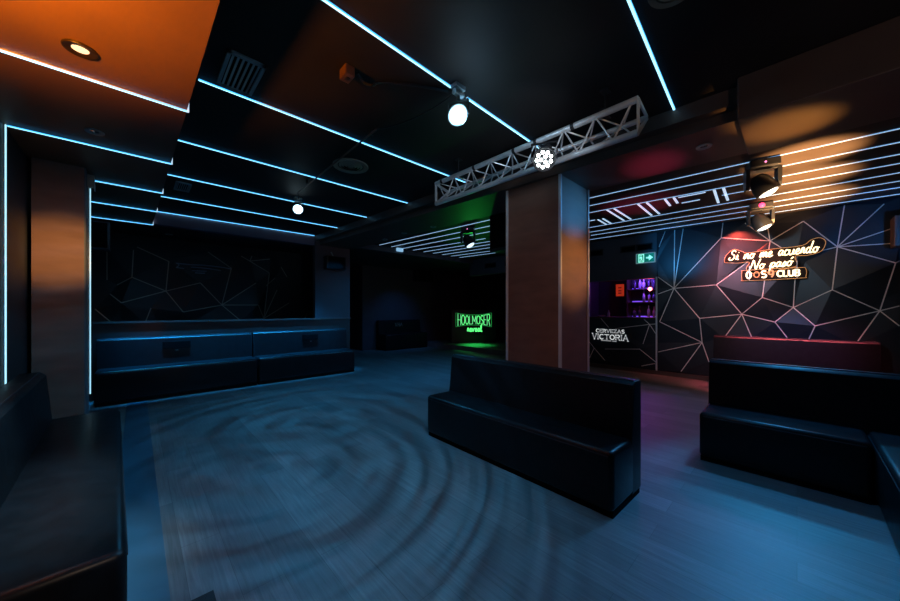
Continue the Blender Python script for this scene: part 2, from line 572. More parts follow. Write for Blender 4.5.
DN = (0, 0, -1)
G1 = 'LED strips across the main ceiling'
led('led_strip', (.55, 1.76, ZC), (1.72, 1.80, ZC), DN, 'cyan LED strip running into the clamp of the blazing hanging lamp', G1)
led('led_strip', (1.90, 1.805, ZC), (3.20, 1.85, ZC), DN, 'short cyan LED strip between the blazing lamp and the truss', G1)
led('led_strip', (1.2, .585, ZC), (3.27, .71, ZC), DN, 'steep cyan LED strip beside the cropped round vent, ending on the beam', G1)
rows = [(3.01, .33, 3.14, 'LED strip passing the nearer square ceiling grille'),
        (4.22, .29, 3.09, 'LED strip just above the round brass-toned ceiling vent in the picture'),
        (5.38, .27, 3.03, 'LED strip running past the smaller square grille'),
        (6.48, .26, 2.98, 'LED strip just behind the small blue-white lamp'),
        (7.52, .25, 2.92, 'LED strip along the edge above the dark recess')]
for y, x0, x1, lb in rows:
    led('led_strip', (x0, y, ZC), (x1, y, ZC), DN, lb, G1)
G2 = 'LED strips under the left bulkhead'
bl = [(3.05, -.74, 'LED strip below the orange-lit bulkhead panel'),
      (4.255, -.73, 'LED strip meeting the tall vertical strip on the left wall'),
      (5.40, -.36, 'LED strip starting at the cream box on the rusty post'),
      (6.47, -.74, 'LED strip behind the rusty post, second from the recess'),
      (7.52, -.74, 'LED strip behind the rusty post, right above the recess')]
for y, x0, lb in bl:
    x1 = bulk_x(y)
    t = led('led_strip', (x0, y, ZB), (x1, y, ZB), DN, lb, G2)
    mid = Vector((x0 + x1, 2 * y, 2 * ZB)) / 2
    b = BM()
    bar(b, Vector((x1 + .006, y, ZB - .012)) - mid, Vector((x1 + .006, y, ZB + .10)) - mid, .02, .012, (1, 0, 0))
    obj('corner_return', b, 'led_white', t)
G3 = 'vertical LED strips'
led('led_strip', (-.75, 4.27, .72), (-.75, 4.27, ZB), (1, 0, 0), 'tall vertical LED strip on the left wall', G3, 'led_side', .013)
led('led_strip', (-.375, 5.345, .48), (-.375, 5.345, 2.76), (1, 0, 0), 'vertical LED strip down the edge of the rusty post', G3, 'led_side', .012, .008)

# ceiling of the right zone: nine long strips with a maze figure in between
G4 = 'LED strips on the ceiling by the mural'
ends = [((4.90, 2.6), (5.17, -1.3)), ((5.27, 2.6), (5.59, -1.3)), ((5.66, 2.6), (6.02, -1.3)),
        ((6.22, .76), (6.38, -1.3)), ((6.70, 2.95), (6.78, -1.3)), ((7.10, 3.2), (7.22, -1.3)),
        ((7.43, 3.2), (7.60, -1.3)), ((7.85, 3.5), (8.03, -1.3))]
ordw = ['first', 'second', 'third', 'fourth, shorter', 'fifth', 'sixth', 'seventh', 'eighth']
for (a, b_), o_ in zip(ends, ordw):
    led('led_strip', (*a, ZC), (*b_, ZC), DN, o_ + ' LED strip from the beam toward the mural wall', G4, 'led_white', .012)
G5 = 'LED maze pieces on the ceiling by the mural'
mz = [((5.87, .80), (6.62, .85), 'longer maze LED cross bar next to the moving heads, side away from them'),
      ((5.88, .70), (6.57, .73), 'longer maze LED cross bar nearest the moving heads'),
      ((5.81, 1.38), (6.24, 1.41), 'short maze LED cross bar at the hook, outer side'),
      ((5.83, 1.27), (6.17, 1.295), 'short maze LED cross bar at the hook, inner side'),
      ((6.21, 1.25), (6.22, 1.02), 'stub LED bar closing the hook of the maze'),
      ((5.87, 1.22), (5.89, .90), 'LED bar parallel to the third strip inside the maze hook'),
      ((5.78, 1.74), (6.64, 1.78), 'maze LED cross bar in the red glow, hook side'),
      ((5.79, 1.62), (6.64, 1.66), 'maze LED cross bar in the red glow, second of its pair'),
      ((5.74, 2.20), (6.64, 2.24), 'maze LED cross bar of the pair nearer the column'),
      ((5.75, 2.09), (6.64, 2.12), 'maze LED cross bar of the column pair, side away from it'),
      ((6.22, 2.55), (6.68, 2.58), 'short maze LED cross bar beside the column'),
      ((6.22, 2.46), (6.68, 2.49), 'second short maze LED cross bar beside the column'),
      ((6.20, 3.0), (6.20, 2.60), 'maze LED bar disappearing behind the column')]
for a, b_, lb in mz:
    led('led_bar', (*a, ZC), (*b_, ZC), DN, lb, G5, 'led_white', .030)
G6 = 'LED strips on the far ceiling'
fl = [((4.56, 7.44), (4.80, 3.6)), ((4.92, 7.44), (5.15, 3.8)), ((5.28, 7.44), (5.53, 4.0)),
      ((5.64, 7.44), (5.95, 5.05)), ((6.02, 7.44), (6.30, 5.0)), ((6.38, 7.44), (6.65, 4.6)),
      ((6.75, 7.44), (7.0, 4.7)), ((7.12, 7.44), (7.38, 5.6)), ((7.50, 7.44), (7.72, 5.5))]
for (a, b_), o_ in zip(fl, ['first', 'second', 'third', 'fourth', 'fifth', 'sixth', 'seventh', 'eighth', 'ninth']):
    led('led_strip', (*a, ZC), (*b_, ZC), DN, o_ + ' far-ceiling LED strip counted from the beam toward the stage', G6, 'led_white', .014)

# ------------------------------------------------------------------ sofas
def sofa(name, label, loc, rz, L, D, seat_h, back_h, back_t=.17, back_x=None, group=None, insets=(), seams=()):
    t = thing(name, label, 'sofa', loc, rz, group)
    b = BM()
    box(b, (.008, .022, 0), (L - .008, D - .012, .045))
    obj('plinth', b, 'matt_black', t)
    # seat block with softly rounded front edge
    b = BM()
    box(b, (0, 0, .04), (L, D - back_t + .03, seat_h), .035, 5)
    for v in b.verts:
        if v.co.z > seat_h - .012:
            u = min(1, max(0, v.co.x / L)) * PI
            v.co.z += .010 * math.sin(u)
    obj('seat', b, 'leather', t, smooth=True)
    bx0, bx1 = back_x or (0, L)
    b = BM()
    y0 = D - back_t
    pr = [(y0 - .025, seat_h - .05), (y0 + .012, back_h - .03), (y0 + .035, back_h - .006), (y0 + .06, back_h), (D - .02, back_h), (D, back_h - .02), (D, .04), (y0 - .025, .04)]
    prism(b, pr, lambda y, z: Vector((bx0, y, z)), lambda y, z: Vector((bx1, y, z)))
    ed = [e for e in b.edges if abs(e.verts[0].co.x - e.verts[1].co.x) < 1e-5]
    bmesh.ops.bevel(b, geom=ed, offset=.012, segments=3, profile=.5, affect='EDGES')
    obj('backrest', b, 'leather_back', t, smooth=True)
    b = BM()
    tube(b, [(bx0 + .012, y0 + .048, back_h + .001), (bx1 - .012, y0 + .048, back_h + .001)], .005, 6)
    obj('piping', b, 'piping', t)
    b = BM()
    tube(b, [(.03, .001, seat_h - .035), (L - .03, .001, seat_h - .035)], .004, 6)
    obj('seat_seam', b, 'piping', t)
    for (x0, x1, z0, z1) in insets:
        b = BM()
        yq = y0 - .012
        box(b, (x0, yq - .016, z0), (x1, yq + .02, z1))
        p = obj('inset_panel', b, 'matt_black', t)
        p['label'] = 'black rectangular inset in the backrest'
        b = BM()
        box(b, ((x0 + x1) / 2 - .02, yq - .018, z0 - .035), ((x0 + x1) / 2 + .02, yq + .02, z0 - .018))
        obj('catch', b, 'chrome', p)
    return t


sofa('bench_sofa', 'black leatherette bench sofa standing free in front of the rusty column', (2.35, 2.85, 0), -PI / 2 - .03, 2.01, .525, .45, .87, .165)
sofa('bench_sofa', 'dark leatherette bench along the left wall, in front of the rusty post', (-.025, 1.83, 0), PI / 2 + .033, 2.68, .61, .45, .865, .17)
GB = 'paired benches under the dark recess'
sofa('bench_sofa', 'blue-lit bench under the recess, beside the rusty post', (-.44, 6.93, 0), 0, 2.08, .55, .50, .955, .14, None, GB,
     insets=((.76, 1.13, .745, .865),))
sofa('bench_sofa', 'blue-lit bench under the recess, its end toward the dance floor doorway', (1.66, 6.93, 0), 0, 1.95, .55, .50, .965, .14, None, GB,
     insets=((.94, 1.26, .75, .865),))
sofa('bench_sofa', 'black bench with long low back, in front of the red-topped sofa', (3.80, .63, 0), -PI / 2, 1.005, .66, .45, .885, .16, (0, 1.73))
sofa('bench_sofa', 'black corner bench joining at right angles, cut by the picture edge', (4.255, -.385, 0), PI, 1.75, .64, .45, .87, .16)
sofa('bench_sofa', 'bench with red-lit top against the mural wall', (7.42, 1.09, 0), -PI / 2, 1.94, .66, .45, .92, .16)
fs = sofa('bench_sofa', 'small dark sofa with gold emblem by the far wall', (6.17, 9.66, 0), 0, 1.85, .62, .56, 1.03, .16)
b = BM()
for x0, z0, x1, z1 in ((-.16, .93, -.12, .80), (-.12, .80, -.07, .93), (-.04, .79, -.03, .93), (-.04, .86, .03, .87), (.03, .93, .03, .79), (.06, .80, .11, .92), (.11, .92, .16, .80)):
    bar(b, (.83 + x0, .436, z0), (.83 + x1, .436, z1), .016, .008, (0, -1, 0))
obj('gold_emblem', b, 'dim_gold', fs)

b = BM()
box(b, (-.28, 0, 0), (.24, 1, .2))
bm2 = b
for v in bm2.verts:
    v.co.y = 1.36 if v.co.y < .5 else 1.725
tag(obj('floor_box', bm2, 'carpet'), 'low black carpeted box, only its corner showing at the bottom edge', 'box')


# ------------------------------------------------------------------ murals
def mural(name, label, cat, nodes, edges, depth, to3d, to2d_rect, panel_m, line_m, w=.013, parent=None, nrm=(-1, 0, 0)):
    """nodes: {key:(u,v)}; to3d(u,v,d) gives the point; rectangle corners close the panel."""
    keys = list(nodes)
    u0, u1, v0, v1 = to2d_rect
    pts = [Vector(nodes[k]) for k in keys]
    for p in pts:
        p.x = min(max(p.x, u0), u1)
        p.y = min(max(p.y, v0), v1)
    ne = len(pts)
    border = []
    nu, nv = max(2, int((u1 - u0) / .5)), max(2, int((v1 - v0) / .5))
    for i in range(nu):
        border.append((u0 + (u1 - u0) * i / nu, v0))
    for i in range(nv):
        border.append((u1, v0 + (v1 - v0) * i / nv))
    for i in range(nu):
        border.append((u1 - (u1 - u0) * i / nu, v1))
    for i in range(nv):
        border.append((u0, v1 - (v1 - v0) * i / nv))
    vv = pts + [Vector(p) for p in border]
    ee = [(keys.index(a), keys.index(b)) for a, b in edges]
    nb = len(border)
    ee += [(ne + i, ne + (i + 1) % nb) for i in range(nb)]
    ov, oe, of, src, _, _ = delaunay_2d_cdt(vv, ee, [], 0, 1e-4)
    dep = []
    for i, p in enumerate(ov):
        s = [q for q in src[i] if q < ne]
        on_b = min(abs(p.x - u0), abs(p.x - u1), abs(p.y - v0), abs(p.y - v1)) < 1e-3
        dep.append(.012 if on_b else (depth.get(keys[s[0]], .03) if s else .03))
    bm = BM()
    bv = [bm.verts.new(to3d(p.x, p.y, d)) for p, d in zip(ov, dep)]
    for f in of:
        try:
            bm.faces.new([bv[i] for i in f])
        except ValueError:
            pass
    lm = BM()
    for a, b in edges:
        ia, ib = keys.index(a), keys.index(b)
        da = depth.get(a, .03) if min(abs(pts[ia].x - u0), abs(pts[ia].x - u1), abs(pts[ia].y - v0), abs(pts[ia].y - v1)) > 1e-3 else .012
        db = depth.get(b, .03) if min(abs(pts[ib].x - u0), abs(pts[ib].x - u1), abs(pts[ib].y - v0), abs(pts[ib].y - v1)) > 1e-3 else .012
        bar(lm, to3d(*pts[ia], da + .001), to3d(*pts[ib], db + .001), w, .008, nrm)
    if parent is None:
        t = thing(name, label, cat)
    else:
        t = parent
    obj('mural_panel', bm, panel_m, t)
    obj('gold_edging', lm, line_m, t)
    return t


XW = 8.2
px = {'n1': (673.8, 288.3), 'n2': (721.7, 238.3), 'n3': (716.7, 285), 'n4': (770, 240.8), 'n5': (741.7, 314.2), 'n6': (700, 318.3), 'n7': (702, 342.5),
      'n8': (660, 321.7), 'n9': (762.5, 297.5), 'n10': (803.3, 221.7), 'n11': (837.5, 246.7), 'n12': (895, 263.2), 'n13': (832, 290), 'n14': (793.3, 307.5),
      'n15': (815, 325.8), 'n16': (880, 310.8), 'n17': (775, 322), 'n18': (796.5, 257), 'n19': (748.3, 261.7),
      't1': (674.5, 226), 't2': (683, 226), 't3': (665, 231), 'l1': (658, 277), 'l2': (658, 294), 't4': (722.8, 222), 'b1': (658, 352), 'b2': (681, 371.5),
      'b3': (709, 362), 'b4': (724, 338), 'b5': (752, 338), 't5': (745, 223), 't6': (767, 224), 't7': (844.5, 205), 't8': (884, 204), 't9': (899.5, 226),
      'r1': (899.5, 243), 'r2': (899.5, 261), 'b6': (886, 297), 'b7': (808, 341), 'b8': (855, 345), 'r3': (899.5, 326), 'r4': (899.5, 306), 'b9': (789, 340),
      'x1': (659, 247), 'x2': (742, 262), 'x3': (722, 344), 'x4': (805, 262)}
edges = ['n1 t1', 'n1 t2', 't3 x1', 'n1 l1', 'n1 l2', 'n1 n3', 'n1 n6', 'n1 n8', 'n1 n2', 'n2 t4', 'n2 n4', 'n3 n5', 'n3 n19', 'n6 n5', 'n6 n7', 'n7 n8',
         'n7 b1', 'n7 b2', 'n7 b3', 'n5 n9', 'n5 b4', 'n5 b5', 'n5 n17', 'n9 n4', 'n9 n14', 'n4 n10', 'n4 t5', 'n4 t6', 'n4 n18', 'n18 n14', 'n10 n11',
         'n11 t7', 'n11 t8', 'n11 t9', 'n11 r1', 'n11 n12', 'n11 n13', 'n12 r2', 'n12 n16', 'n13 n14', 'n13 n16', 'n15 n14', 'n15 n16', 'n15 b7',
         'n16 b8', 'n16 r3', 'n16 r4', 'n17 n14', 'n17 b9', 'n11 n18']
nodes = {}
for k, (x, y) in px.items():
    p = atX(x, y, XW - .03)
    nodes[k] = (-p.y, p.z)
dp = {'n1': .012, 'n5': .012, 'n7': .014, 'n11': .012, 'n14': .012, 'n16': .012, 'n4': .014, 'n2': .085, 'n3': .075, 'n6': .07, 'n9': .08, 'n10': .075,
      'n12': .075, 'n13': .085, 'n15': .07, 'n17': .06, 'n18': .05, 'n19': .05, 'n8': .05}
wm = mural('wall_mural', 'black faceted mural with rose-gold lines behind the neon sign', 'mural', nodes, [tuple(e.split()) for e in edges], dp,
           lambda u, v, d: Vector((XW - d, -u, v)), (-2.09, 1.6, .09, ZC - .01), 'mural', 'gold', .0135)
b = BM()
box(b, (XW - .03, 2.085, .02), (XW + .0, 2.115, 2.12))
obj('edge_profile', b, 'trim', wm)

# mural in the dark recess on the far left, plane Y = 8.93
YW = 8.93
px = {'m1': (168.7, 261.7), 'a1': (137, 247), 'm2': (166, 291), 'm3': (132, 277.4), 'a2': (133.5, 250), 'a3': (117, 285), 'm4': (121.5, 302.8), 'a4': (110, 294),
      'm5': (200, 283), 'm6': (222, 305), 'm7': (183, 312), 'a5': (231, 268.5), 'a6': (208, 252), 'a7': (256, 283), 'a8': (258, 305), 'm8': (264, 318.5),
      'a9': (277, 290), 'a10': (289, 303), 'a11': (241, 321), 'm9': (250, 261), 'a12': (241, 256), 'a13': (270, 259), 'a14': (252, 256), 'm10': (269, 273),
      'a15': (281, 267), 'a16': (287, 277), 'a17': (275, 278), 'a18': (266, 286), 'a19': (95, 309), 'a20': (112, 323), 'a21': (151, 308), 'a22': (145, 323),
      'a23': (107, 250), 'a24': (107, 280), 'a25': (307, 313), 'a26': (304, 322)}
edges = ['m1 a1', 'm1 m2', 'm2 m3', 'm3 a2', 'm3 a3', 'm2 m4', 'm4 a4', 'm2 m5', 'm5 m6', 'm2 m7', 'm7 m6', 'm6 a5', 'a6 a5', 'm6 a7', 'm6 a8', 'a8 m8', 'm8 a9',
         'm8 a10', 'm6 a11', 'm9 a12', 'm9 a13', 'm9 a14', 'm9 m10', 'a15 a16', 'a17 a18', 'a19 a20', 'a21 a22', 'a23 a24', 'a25 a26', 'm8 m10']
nodes = {}
for k, (x, y) in px.items():
    p = atY(x, y, YW - .03)
    nodes[k] = (p.x, p.z)
dp = {'m1': .07, 'm2': .012, 'm3': .07, 'm4': .07, 'm5': .08, 'm6': .012, 'm7': .07, 'a5': .07, 'a8': .06, 'm8': .012, 'm9': .012, 'm10': .06}
mural('wall_mural', 'dim black mural with thin gold lines inside the dark recess', 'mural', nodes, [tuple(e.split()) for e in edges], dp,
      lambda u, v, d: Vector((u, YW - d, v)), (-.74, 3.5, 1.12, 2.86), 'mural', 'dim_gold', .016, None, (0, -1, 0))
# small unlit script sign hung before that mural
t = thing('wall_sign', 'small unlit sign of curling script hung before the recess mural', 'sign', (0, 8.80, 0))
b = BM()
for pl in (((176.5, 263.2), (190, 264.6), (205, 265.4), (222, 267.4), (231, 269)), ((176, 267.5), (180, 268), (184, 268.6)), ((191, 267.3), (203, 268), (214, 269.5), (221, 270.5)),
           ((192, 270.6), (200, 271), (206.5, 271.2)), ((195, 272.8), (200, 273.2), (205, 273.2)), ((176, 263), (179, 265), (176.5, 267.4))):
    q = [atY(x, y, 8.80) - Vector((0, 8.80, 0)) for x, y in pl]
    tube(b, catmull(q, 4), .011, 6)
obj('lettering', b, 'dull_sign', t)
for x, y in ((180, 264), (226, 268)):
    b = BM()
    q = atY(x, y, 8.80) - Vector((0, 8.80, 0))
    cyl(b, q, q + Vector((0, .11, 0)), .006, None, 8)
    obj('standoff', b, 'black', t)

# ------------------------------------------------------------------ neon sign on the mural
NX = 8.065
t = thing('neon_sign', 'warm glowing script neon sign on the mural above the red-topped bench', 'sign', (NX, 0, 0))
WS = 1.10


def neon_line(name, text, font, y_left, y_right, z, h, m, r, slant=.18, smooth=4, space=.26, gap=.0, rise=0.):
    ln, w = layout(text, font, gap, space, slant, smooth)
    k = (y_left - y_right) / w
    b = BM()
    put_tubes(b, ln, lambda u, v: Vector((0, y_left - u * k, z + v * h + rise * u / w)), r)
    return obj(name, b, m, t, smooth=True)


neon_line('script_lettering', 'Si no me acuerdo', LOW, .89, -.24, 2.325, .185, 'neon', .0098, rise=.02, space=.40)
neon_line('script_lettering', 'No paso\'', LOW, .60, .02, 2.125, .175, 'neon', .0098, rise=.03, space=.36)
neon_line('block_lettering', '0', UP, .635, .575, 1.975, .12, 'neon', .013, 0, 0)
p = neon_line('block_lettering', 'O', UP, .535, .465, 1.985, .10, 'neon_half', .008, 0, 0)
p['label'] = 'faint dying neon character'
neon_line('block_lettering', 'S', UP, .435, .375, 1.975, .12, 'neon', .013, 0, 0)
p = neon_line('block_lettering', '9', UP, .345, .285, 1.975, .12, 'neon_half', .012, 0, 0)
p['label'] = 'half-lit orange neon character'
neon_line('block_lettering', 'CLUB', UP, .235, -.03, 1.98, .10, 'neon', .013, 0, 0, .3, .2)


def plate(ol, name):
    """acrylic backing cut to an outline, with a glowing edge"""
    pts = [(p.x, p.y) for p in catmull([(y, z, 0) for y, z in ol + [ol[0]]], 5)][:-1]
    b = BM()
    prism(b, pts, lambda y, z: Vector((.022, y, z)), lambda y, z: Vector((.028, y, z)))
    pl = obj(name, b, 'acrylic', t)
    b = BM()
    tube(b, [(.022, y, z) for y, z in pts + [pts[0]]], .0045, 6)
    obj('glowing_edge', b, 'neon_edge', pl)


plate([(.95, 2.30), (.93, 2.42), (.82, 2.53), (.70, 2.48), (.62, 2.44), (.30, 2.47), (-.05, 2.48), (-.16, 2.56), (-.26, 2.58), (-.32, 2.50), (-.27, 2.36),
       (-.12, 2.31), (.02, 2.31), (.0, 2.16), (.12, 2.11), (.30, 2.07), (.42, 2.07), (.58, 2.07), (.64, 2.16), (.60, 2.27), (.75, 2.27)], 'script_backing')
plate([(.70, 1.95), (.70, 2.10), (.64, 2.125), (.0, 2.115), (-.10, 2.09), (-.10, 1.96), (-.04, 1.935), (.64, 1.935)], 'block_backing')
for y, z in ((.60, 2.03), (.02, 2.20), (-.2, 2.45), (.80, 2.42), (-.05, 2.0)):
    b = BM()
    cyl(b, (.028, y, z), (.115, y, z), .008, None, 8)
    obj('standoff', b, 'chrome', t)
for y, za, zb in ((.595, 1.94, 2.20), (.0, 1.94, 2.235)):
    b = BM()
    bar(b, (-.016, y, za), (-.016, y, zb), .010, .006, (-1, 0, 0))
    obj('mounting_rail', b, 'trim', t)

# ------------------------------------------------------------------ bar
t = thing('bar_counter', 'bar counter with gold-lined black front lettered CERVEZAS VICTORIA', 'bar counter', (8.2, 2.86, 0))
OX, OY = 8.2, 2.86
b = BM()
box(b, (.0, -.74, .0), (.12, .745, 1.20))
obj('front_panel', b, 'wall', t)
b = BM()
box(b, (-.03, -.745, 1.20), (.55, .745, 1.235), .006, 2)
obj('countertop', b, 'wood', t)
px = {'b1': (649.4, 324.4), 'c1': (615.6, 328.5), 'c2': (656.5, 324), 'c3': (643.7, 318.7), 'c4': (656.5, 333.5), 'c5': (643, 344), 'c6': (601, 318.5), 'c7': (609, 327.5),
      'c8': (605, 349), 'c9': (640, 349), 'c10': (655.6, 362), 'c11': (641.5, 366), 'c12': (655, 363.5), 'c13': (588.8, 341), 'c14': (594, 348), 'c15': (605, 360.5),
      'c16': (589.6, 358)}
nodes = {}
for k, (x, y) in px.items():
    p = atX(x, y, 8.17)
    nodes[k] = (-p.y, p.z)
mural('', '', '', nodes, [tuple(e.split()) for e in ('b1 c1', 'b1 c2', 'b1 c3', 'b1 c4', 'b1 c5', 'c6 c7', 'c8 c9', 'c9 c10', 'c11 c12', 'c13 c14', 'c14 c15', 'c14 c16')],
      {'b1': .015, 'c9': .05, 'c1': .05, 'c14': .02, 'c7': .04}, lambda u, v, d: Vector((-.0 - d, -u - OY, v)), (-3.60, -2.12, .09, 1.195), 'mural', 'gold', .012, t)
b = BM()
XT = -.062


def arched(text, y0, y1, z0, h0, h1, w, serif, gap):
    ln, tw = layout(text, UP, gap)
    k = (y0 - y1) / tw

    def fn(u, v):
        s = (2 * u / tw - 1)
        hh = h0 + (h1 - h0) * s * s
        return Vector((XT, y0 - u * k - OY, z0 + (v - .5) * hh + .5 * h0))
    put_ribbons(b, ln, fn, (-1, 0, 0), w, .012, serif)


arched('CERVEZAS', 3.375, 2.74, .865, .070, .080, .013, .15, .30)
arched('VICTORIA', 3.47, 2.66, .705, .105, .145, .018, .16, .26)
bar(b, (XT, 3.26 - OY, .672), (XT, 3.03 - OY, .668), .022, .01, (-1, 0, 0))
bar(b, (XT, 3.0 - OY, .667), (XT, 2.91 - OY, .665), .022, .01, (-1, 0, 0))
obj('lettering', b, 'self_lit_white', t)

t = thing('back_bar_shelf', 'dark back-bar shelving with violet light behind the bar', 'shelf', (10.0, 3.27, 0))
b = BM()
for y in (-.95, .02):
    box(b, (-.02, y - .015, 0), (.29, y + .015, 2.3))
obj('upright', b, 'wood', t)
SH = [1.20, 1.62, 1.98]
for z in SH:
    b = BM()
    box(b, (-.02, -.935, z - .025), (.29, .005, z))
    s = obj('shelf_board', b, 'wood', t)
    b = BM()
    box(b, (.262, -.90, z + .004), (.285, -.03, z + .034))
    obj('shelf_light', b, 'violet_led', s)
gl = ['top', 'middle', 'bottom']
bott = [[(0, .028), (.04, .04), (.04, .2), (.03, .235), (.014, .27), (.014, .33), (.017, .335), (.017, .35), (0, .352)],
        [(0, .0), (.034, .0), (.036, .16), (.034, .19), (.013, .24), (.013, .30), (.016, .305), (.016, .325), (0, .326)],
        [(0, .0), (.05, .0), (.052, .15), (.045, .18), (.018, .21), (.018, .25), (.022, .255), (.022, .275), (0, .276)]]
bott[0][0] = (0, 0.); bott[0][1] = (.04, 0.)
meshes = []
for pr_ in bott:
    b = BM()
    lathe(b, pr_, n=12)
    bmesh.ops.recalc_face_normals(b, faces=b.faces)
    row = []
    for m_ in ('glass_pale', 'glass_dark', 'glass_red'):
        me = bpy.data.meshes.new('bottle')
        b.to_mesh(me)
        me.materials.append(M[m_])
        for p_ in me.polygons:
            p_.use_smooth = True
        row.append(me)
    b.free()
    meshes.append(row)
shelf_word = {2: 'upper shelf', 1: 'middle shelf', 0: 'lower shelf'}
mat_word = ['pale glass', 'dark glass', 'ruby glass']
for si, z in enumerate(SH):
    for i in range(7):
        if random.random() < .12:
            continue
        sh, mm = random.randrange(3), random.choice((0, 0, 1, 2))
        o = bpy.data.objects.new('bottle', meshes[sh][mm])
        o.scale = (.92, .92, .9)
        C.objects.link(o)
        o.location = (10.0 + .09 + random.uniform(-.03, .05), 2.41 + i * .118 + random.uniform(-.012, .012), z + .003)
        tag(o, mat_word[mm] + ' bottle in violet light on the ' + shelf_word[si] + ' behind the bar', 'bottle', mat_word[mm] + ' bottles on the ' + shelf_word[si])

t = thing('poster', 'small red poster on the dark wall behind the bar', 'poster', (10.29, 0, 0))
p0, p1 = atX(616, 284.5, 10.29), atX(624, 296, 10.29)
b = BM()
box(b, (-.006, p0.y, p1.z), (.004, p1.y, p0.z))
obj('sheet', b, 'poster', t)
b = BM()
for f in (.3, .55, .75):
    bar(b, (-.008, p0.y + (p1.y - p0.y) * .3, p0.z + (p1.z - p0.z) * f), (-.008, p0.y + (p1.y - p0.y) * .7, p0.z + (p1.z - p0.z) * f), .03, .004, (-1, 0, 0))
obj('printed_bars', b, 'glass_red', t)
q = atX(650, 289, 9.2)
t = thing('pendant_lamp', 'glowing red bulb hanging inside the bar', 'lamp', q)
b = BM()
bmesh.ops.create_uvsphere(b, u_segments=16, v_segments=12, radius=.045)
obj('bulb', b, 'bulb', t, smooth=True)
b = BM()
cyl(b, (0, 0, .035), (0, 0, .085), .02, .016, 12)
obj('socket', b, 'black', t)
b = BM()
cyl(b, (0, 0, .08), (0, 0, 2.5 - q.z), .004, None, 6)
obj('cord', b, 'black', t)
q = atX(603, 316.4, 8.5)
t = thing('dish', 'shallow pale dish on the bar counter', 'dish', (8.42, q.y, 1.236))
b = BM()
lathe(b, [(0, 0), (.05, 0), (.10, .03), (.105, .034), (.10, .036), (.05, .008), (0, .008)], n=20)
obj('bowl', b, 'glass_pale', t, smooth=True)
t = thing('glass_bottle', 'small pale bottle standing behind the dish on the bar counter', 'bottle', (8.60, q.y - .1, 1.236))
b = BM()
lathe(b, [(0, 0), (.03, 0), (.031, .09), (.012, .125), (.012, .155), (0, .156)], n=14)
obj('body', b, 'glass_pale', t, smooth=True)
b = BM()
cyl(b, (0, 0, .155), (0, 0, .17), .014, None, 12)
obj('cap', b, 'chrome', t)

# ------------------------------------------------------------------ exit sign and header vents
t = thing('exit_sign', 'green emergency exit sign with running figure and arrow above the bar', 'sign', (8.165, 2.31, 2.55))
b = BM()
box(b, (-.02, -.19, -.11), (.034, .19, .11), .006, 2)
obj('housing', b, 'exit_frame', t)
b = BM()
box(b, (-.024, -.172, -.092), (-.018, .172, .092))
obj('green_face', b, 'exit_green', t)
b = BM()
XN = -.028
nn = (-1, 0, 0)


def eb(y0, z0, y1, z1, w):
    bar(b, (XN, y0, z0), (XN, y1, z1), w, .006, nn)


eb(.03, -.085, .03, .085, .02)
eb(.125, -.085, .03, -.085, .02)
eb(.125, .08, .03, .08, .016)
eb(.125, -.085, .125, .085, .02)
eb(.085, .03, .075, -.02, .026)       # torso
eb(.075, -.02, .1, -.07, .014)
eb(.075, -.02, .05, -.06, .014)
eb(.085, .025, .055, .0, .012)
eb(.085, .025, .11, .0, .012)
cyl(b, (XN - .003, .083, .055), (XN + .003, .083, .055), .014, None, 12)
eb(-.02, 0, -.1, 0, .034)
prism(b, [(-.075, .065), (-.155, 0.), (-.075, -.065)], lambda y, z: Vector((XN - .003, y, z)), lambda y, z: Vector((XN + .003, y, z)))
obj('pictogram', b, 'exit_mint', t)


def grille(name, label, center, ax, ay, nrm, w, h, n, m='grey_metal', slat_m=None, cat='vent', group=None, tilt=.5, depth=.02):
    """ax, ay unit vectors in the surface; slats run along ay."""
    c = Vector(center)
    ax, ay, nrm = Vector(ax), Vector(ay), Vector(nrm)
    t = thing(name, label, cat, c, 0, group)
    b = BM()
    f = .022
    for s in (-1, 1):
        bar(b, ax * s * (w / 2 - f / 2) - ay * h / 2 + nrm * depth / 2, ax * s * (w / 2 - f / 2) + ay * h / 2 + nrm * depth / 2, f, depth, nrm)
        bar(b, ay * s * (h / 2 - f / 2) - ax * w / 2 + nrm * depth / 2, ay * s * (h / 2 - f / 2) + ax * w / 2 + nrm * depth / 2, f, depth, nrm)
    obj('frame', b, m, t)
    b = BM()
    bar(b, -ay * (h / 2 - f) + nrm * .002, ay * (h / 2 - f) + nrm * .002, w - 2 * f, .003, nrm)
    obj('duct_shadow_plate', b, 'matt_black', t)
    b = BM()
    for i in range(n):
        x = -w / 2 + f + (w - 2 * f) * (i + .5) / n
        bar(b, ax * x - ay * (h / 2 - f) + nrm * depth * .55, ax * x + ay * (h / 2 - f) + nrm * depth * .55, (w - 2 * f) / n * .55, .003, (nrm + ax * tilt).normalized())
    obj('slats', b, slat_m or m, t)
    return t


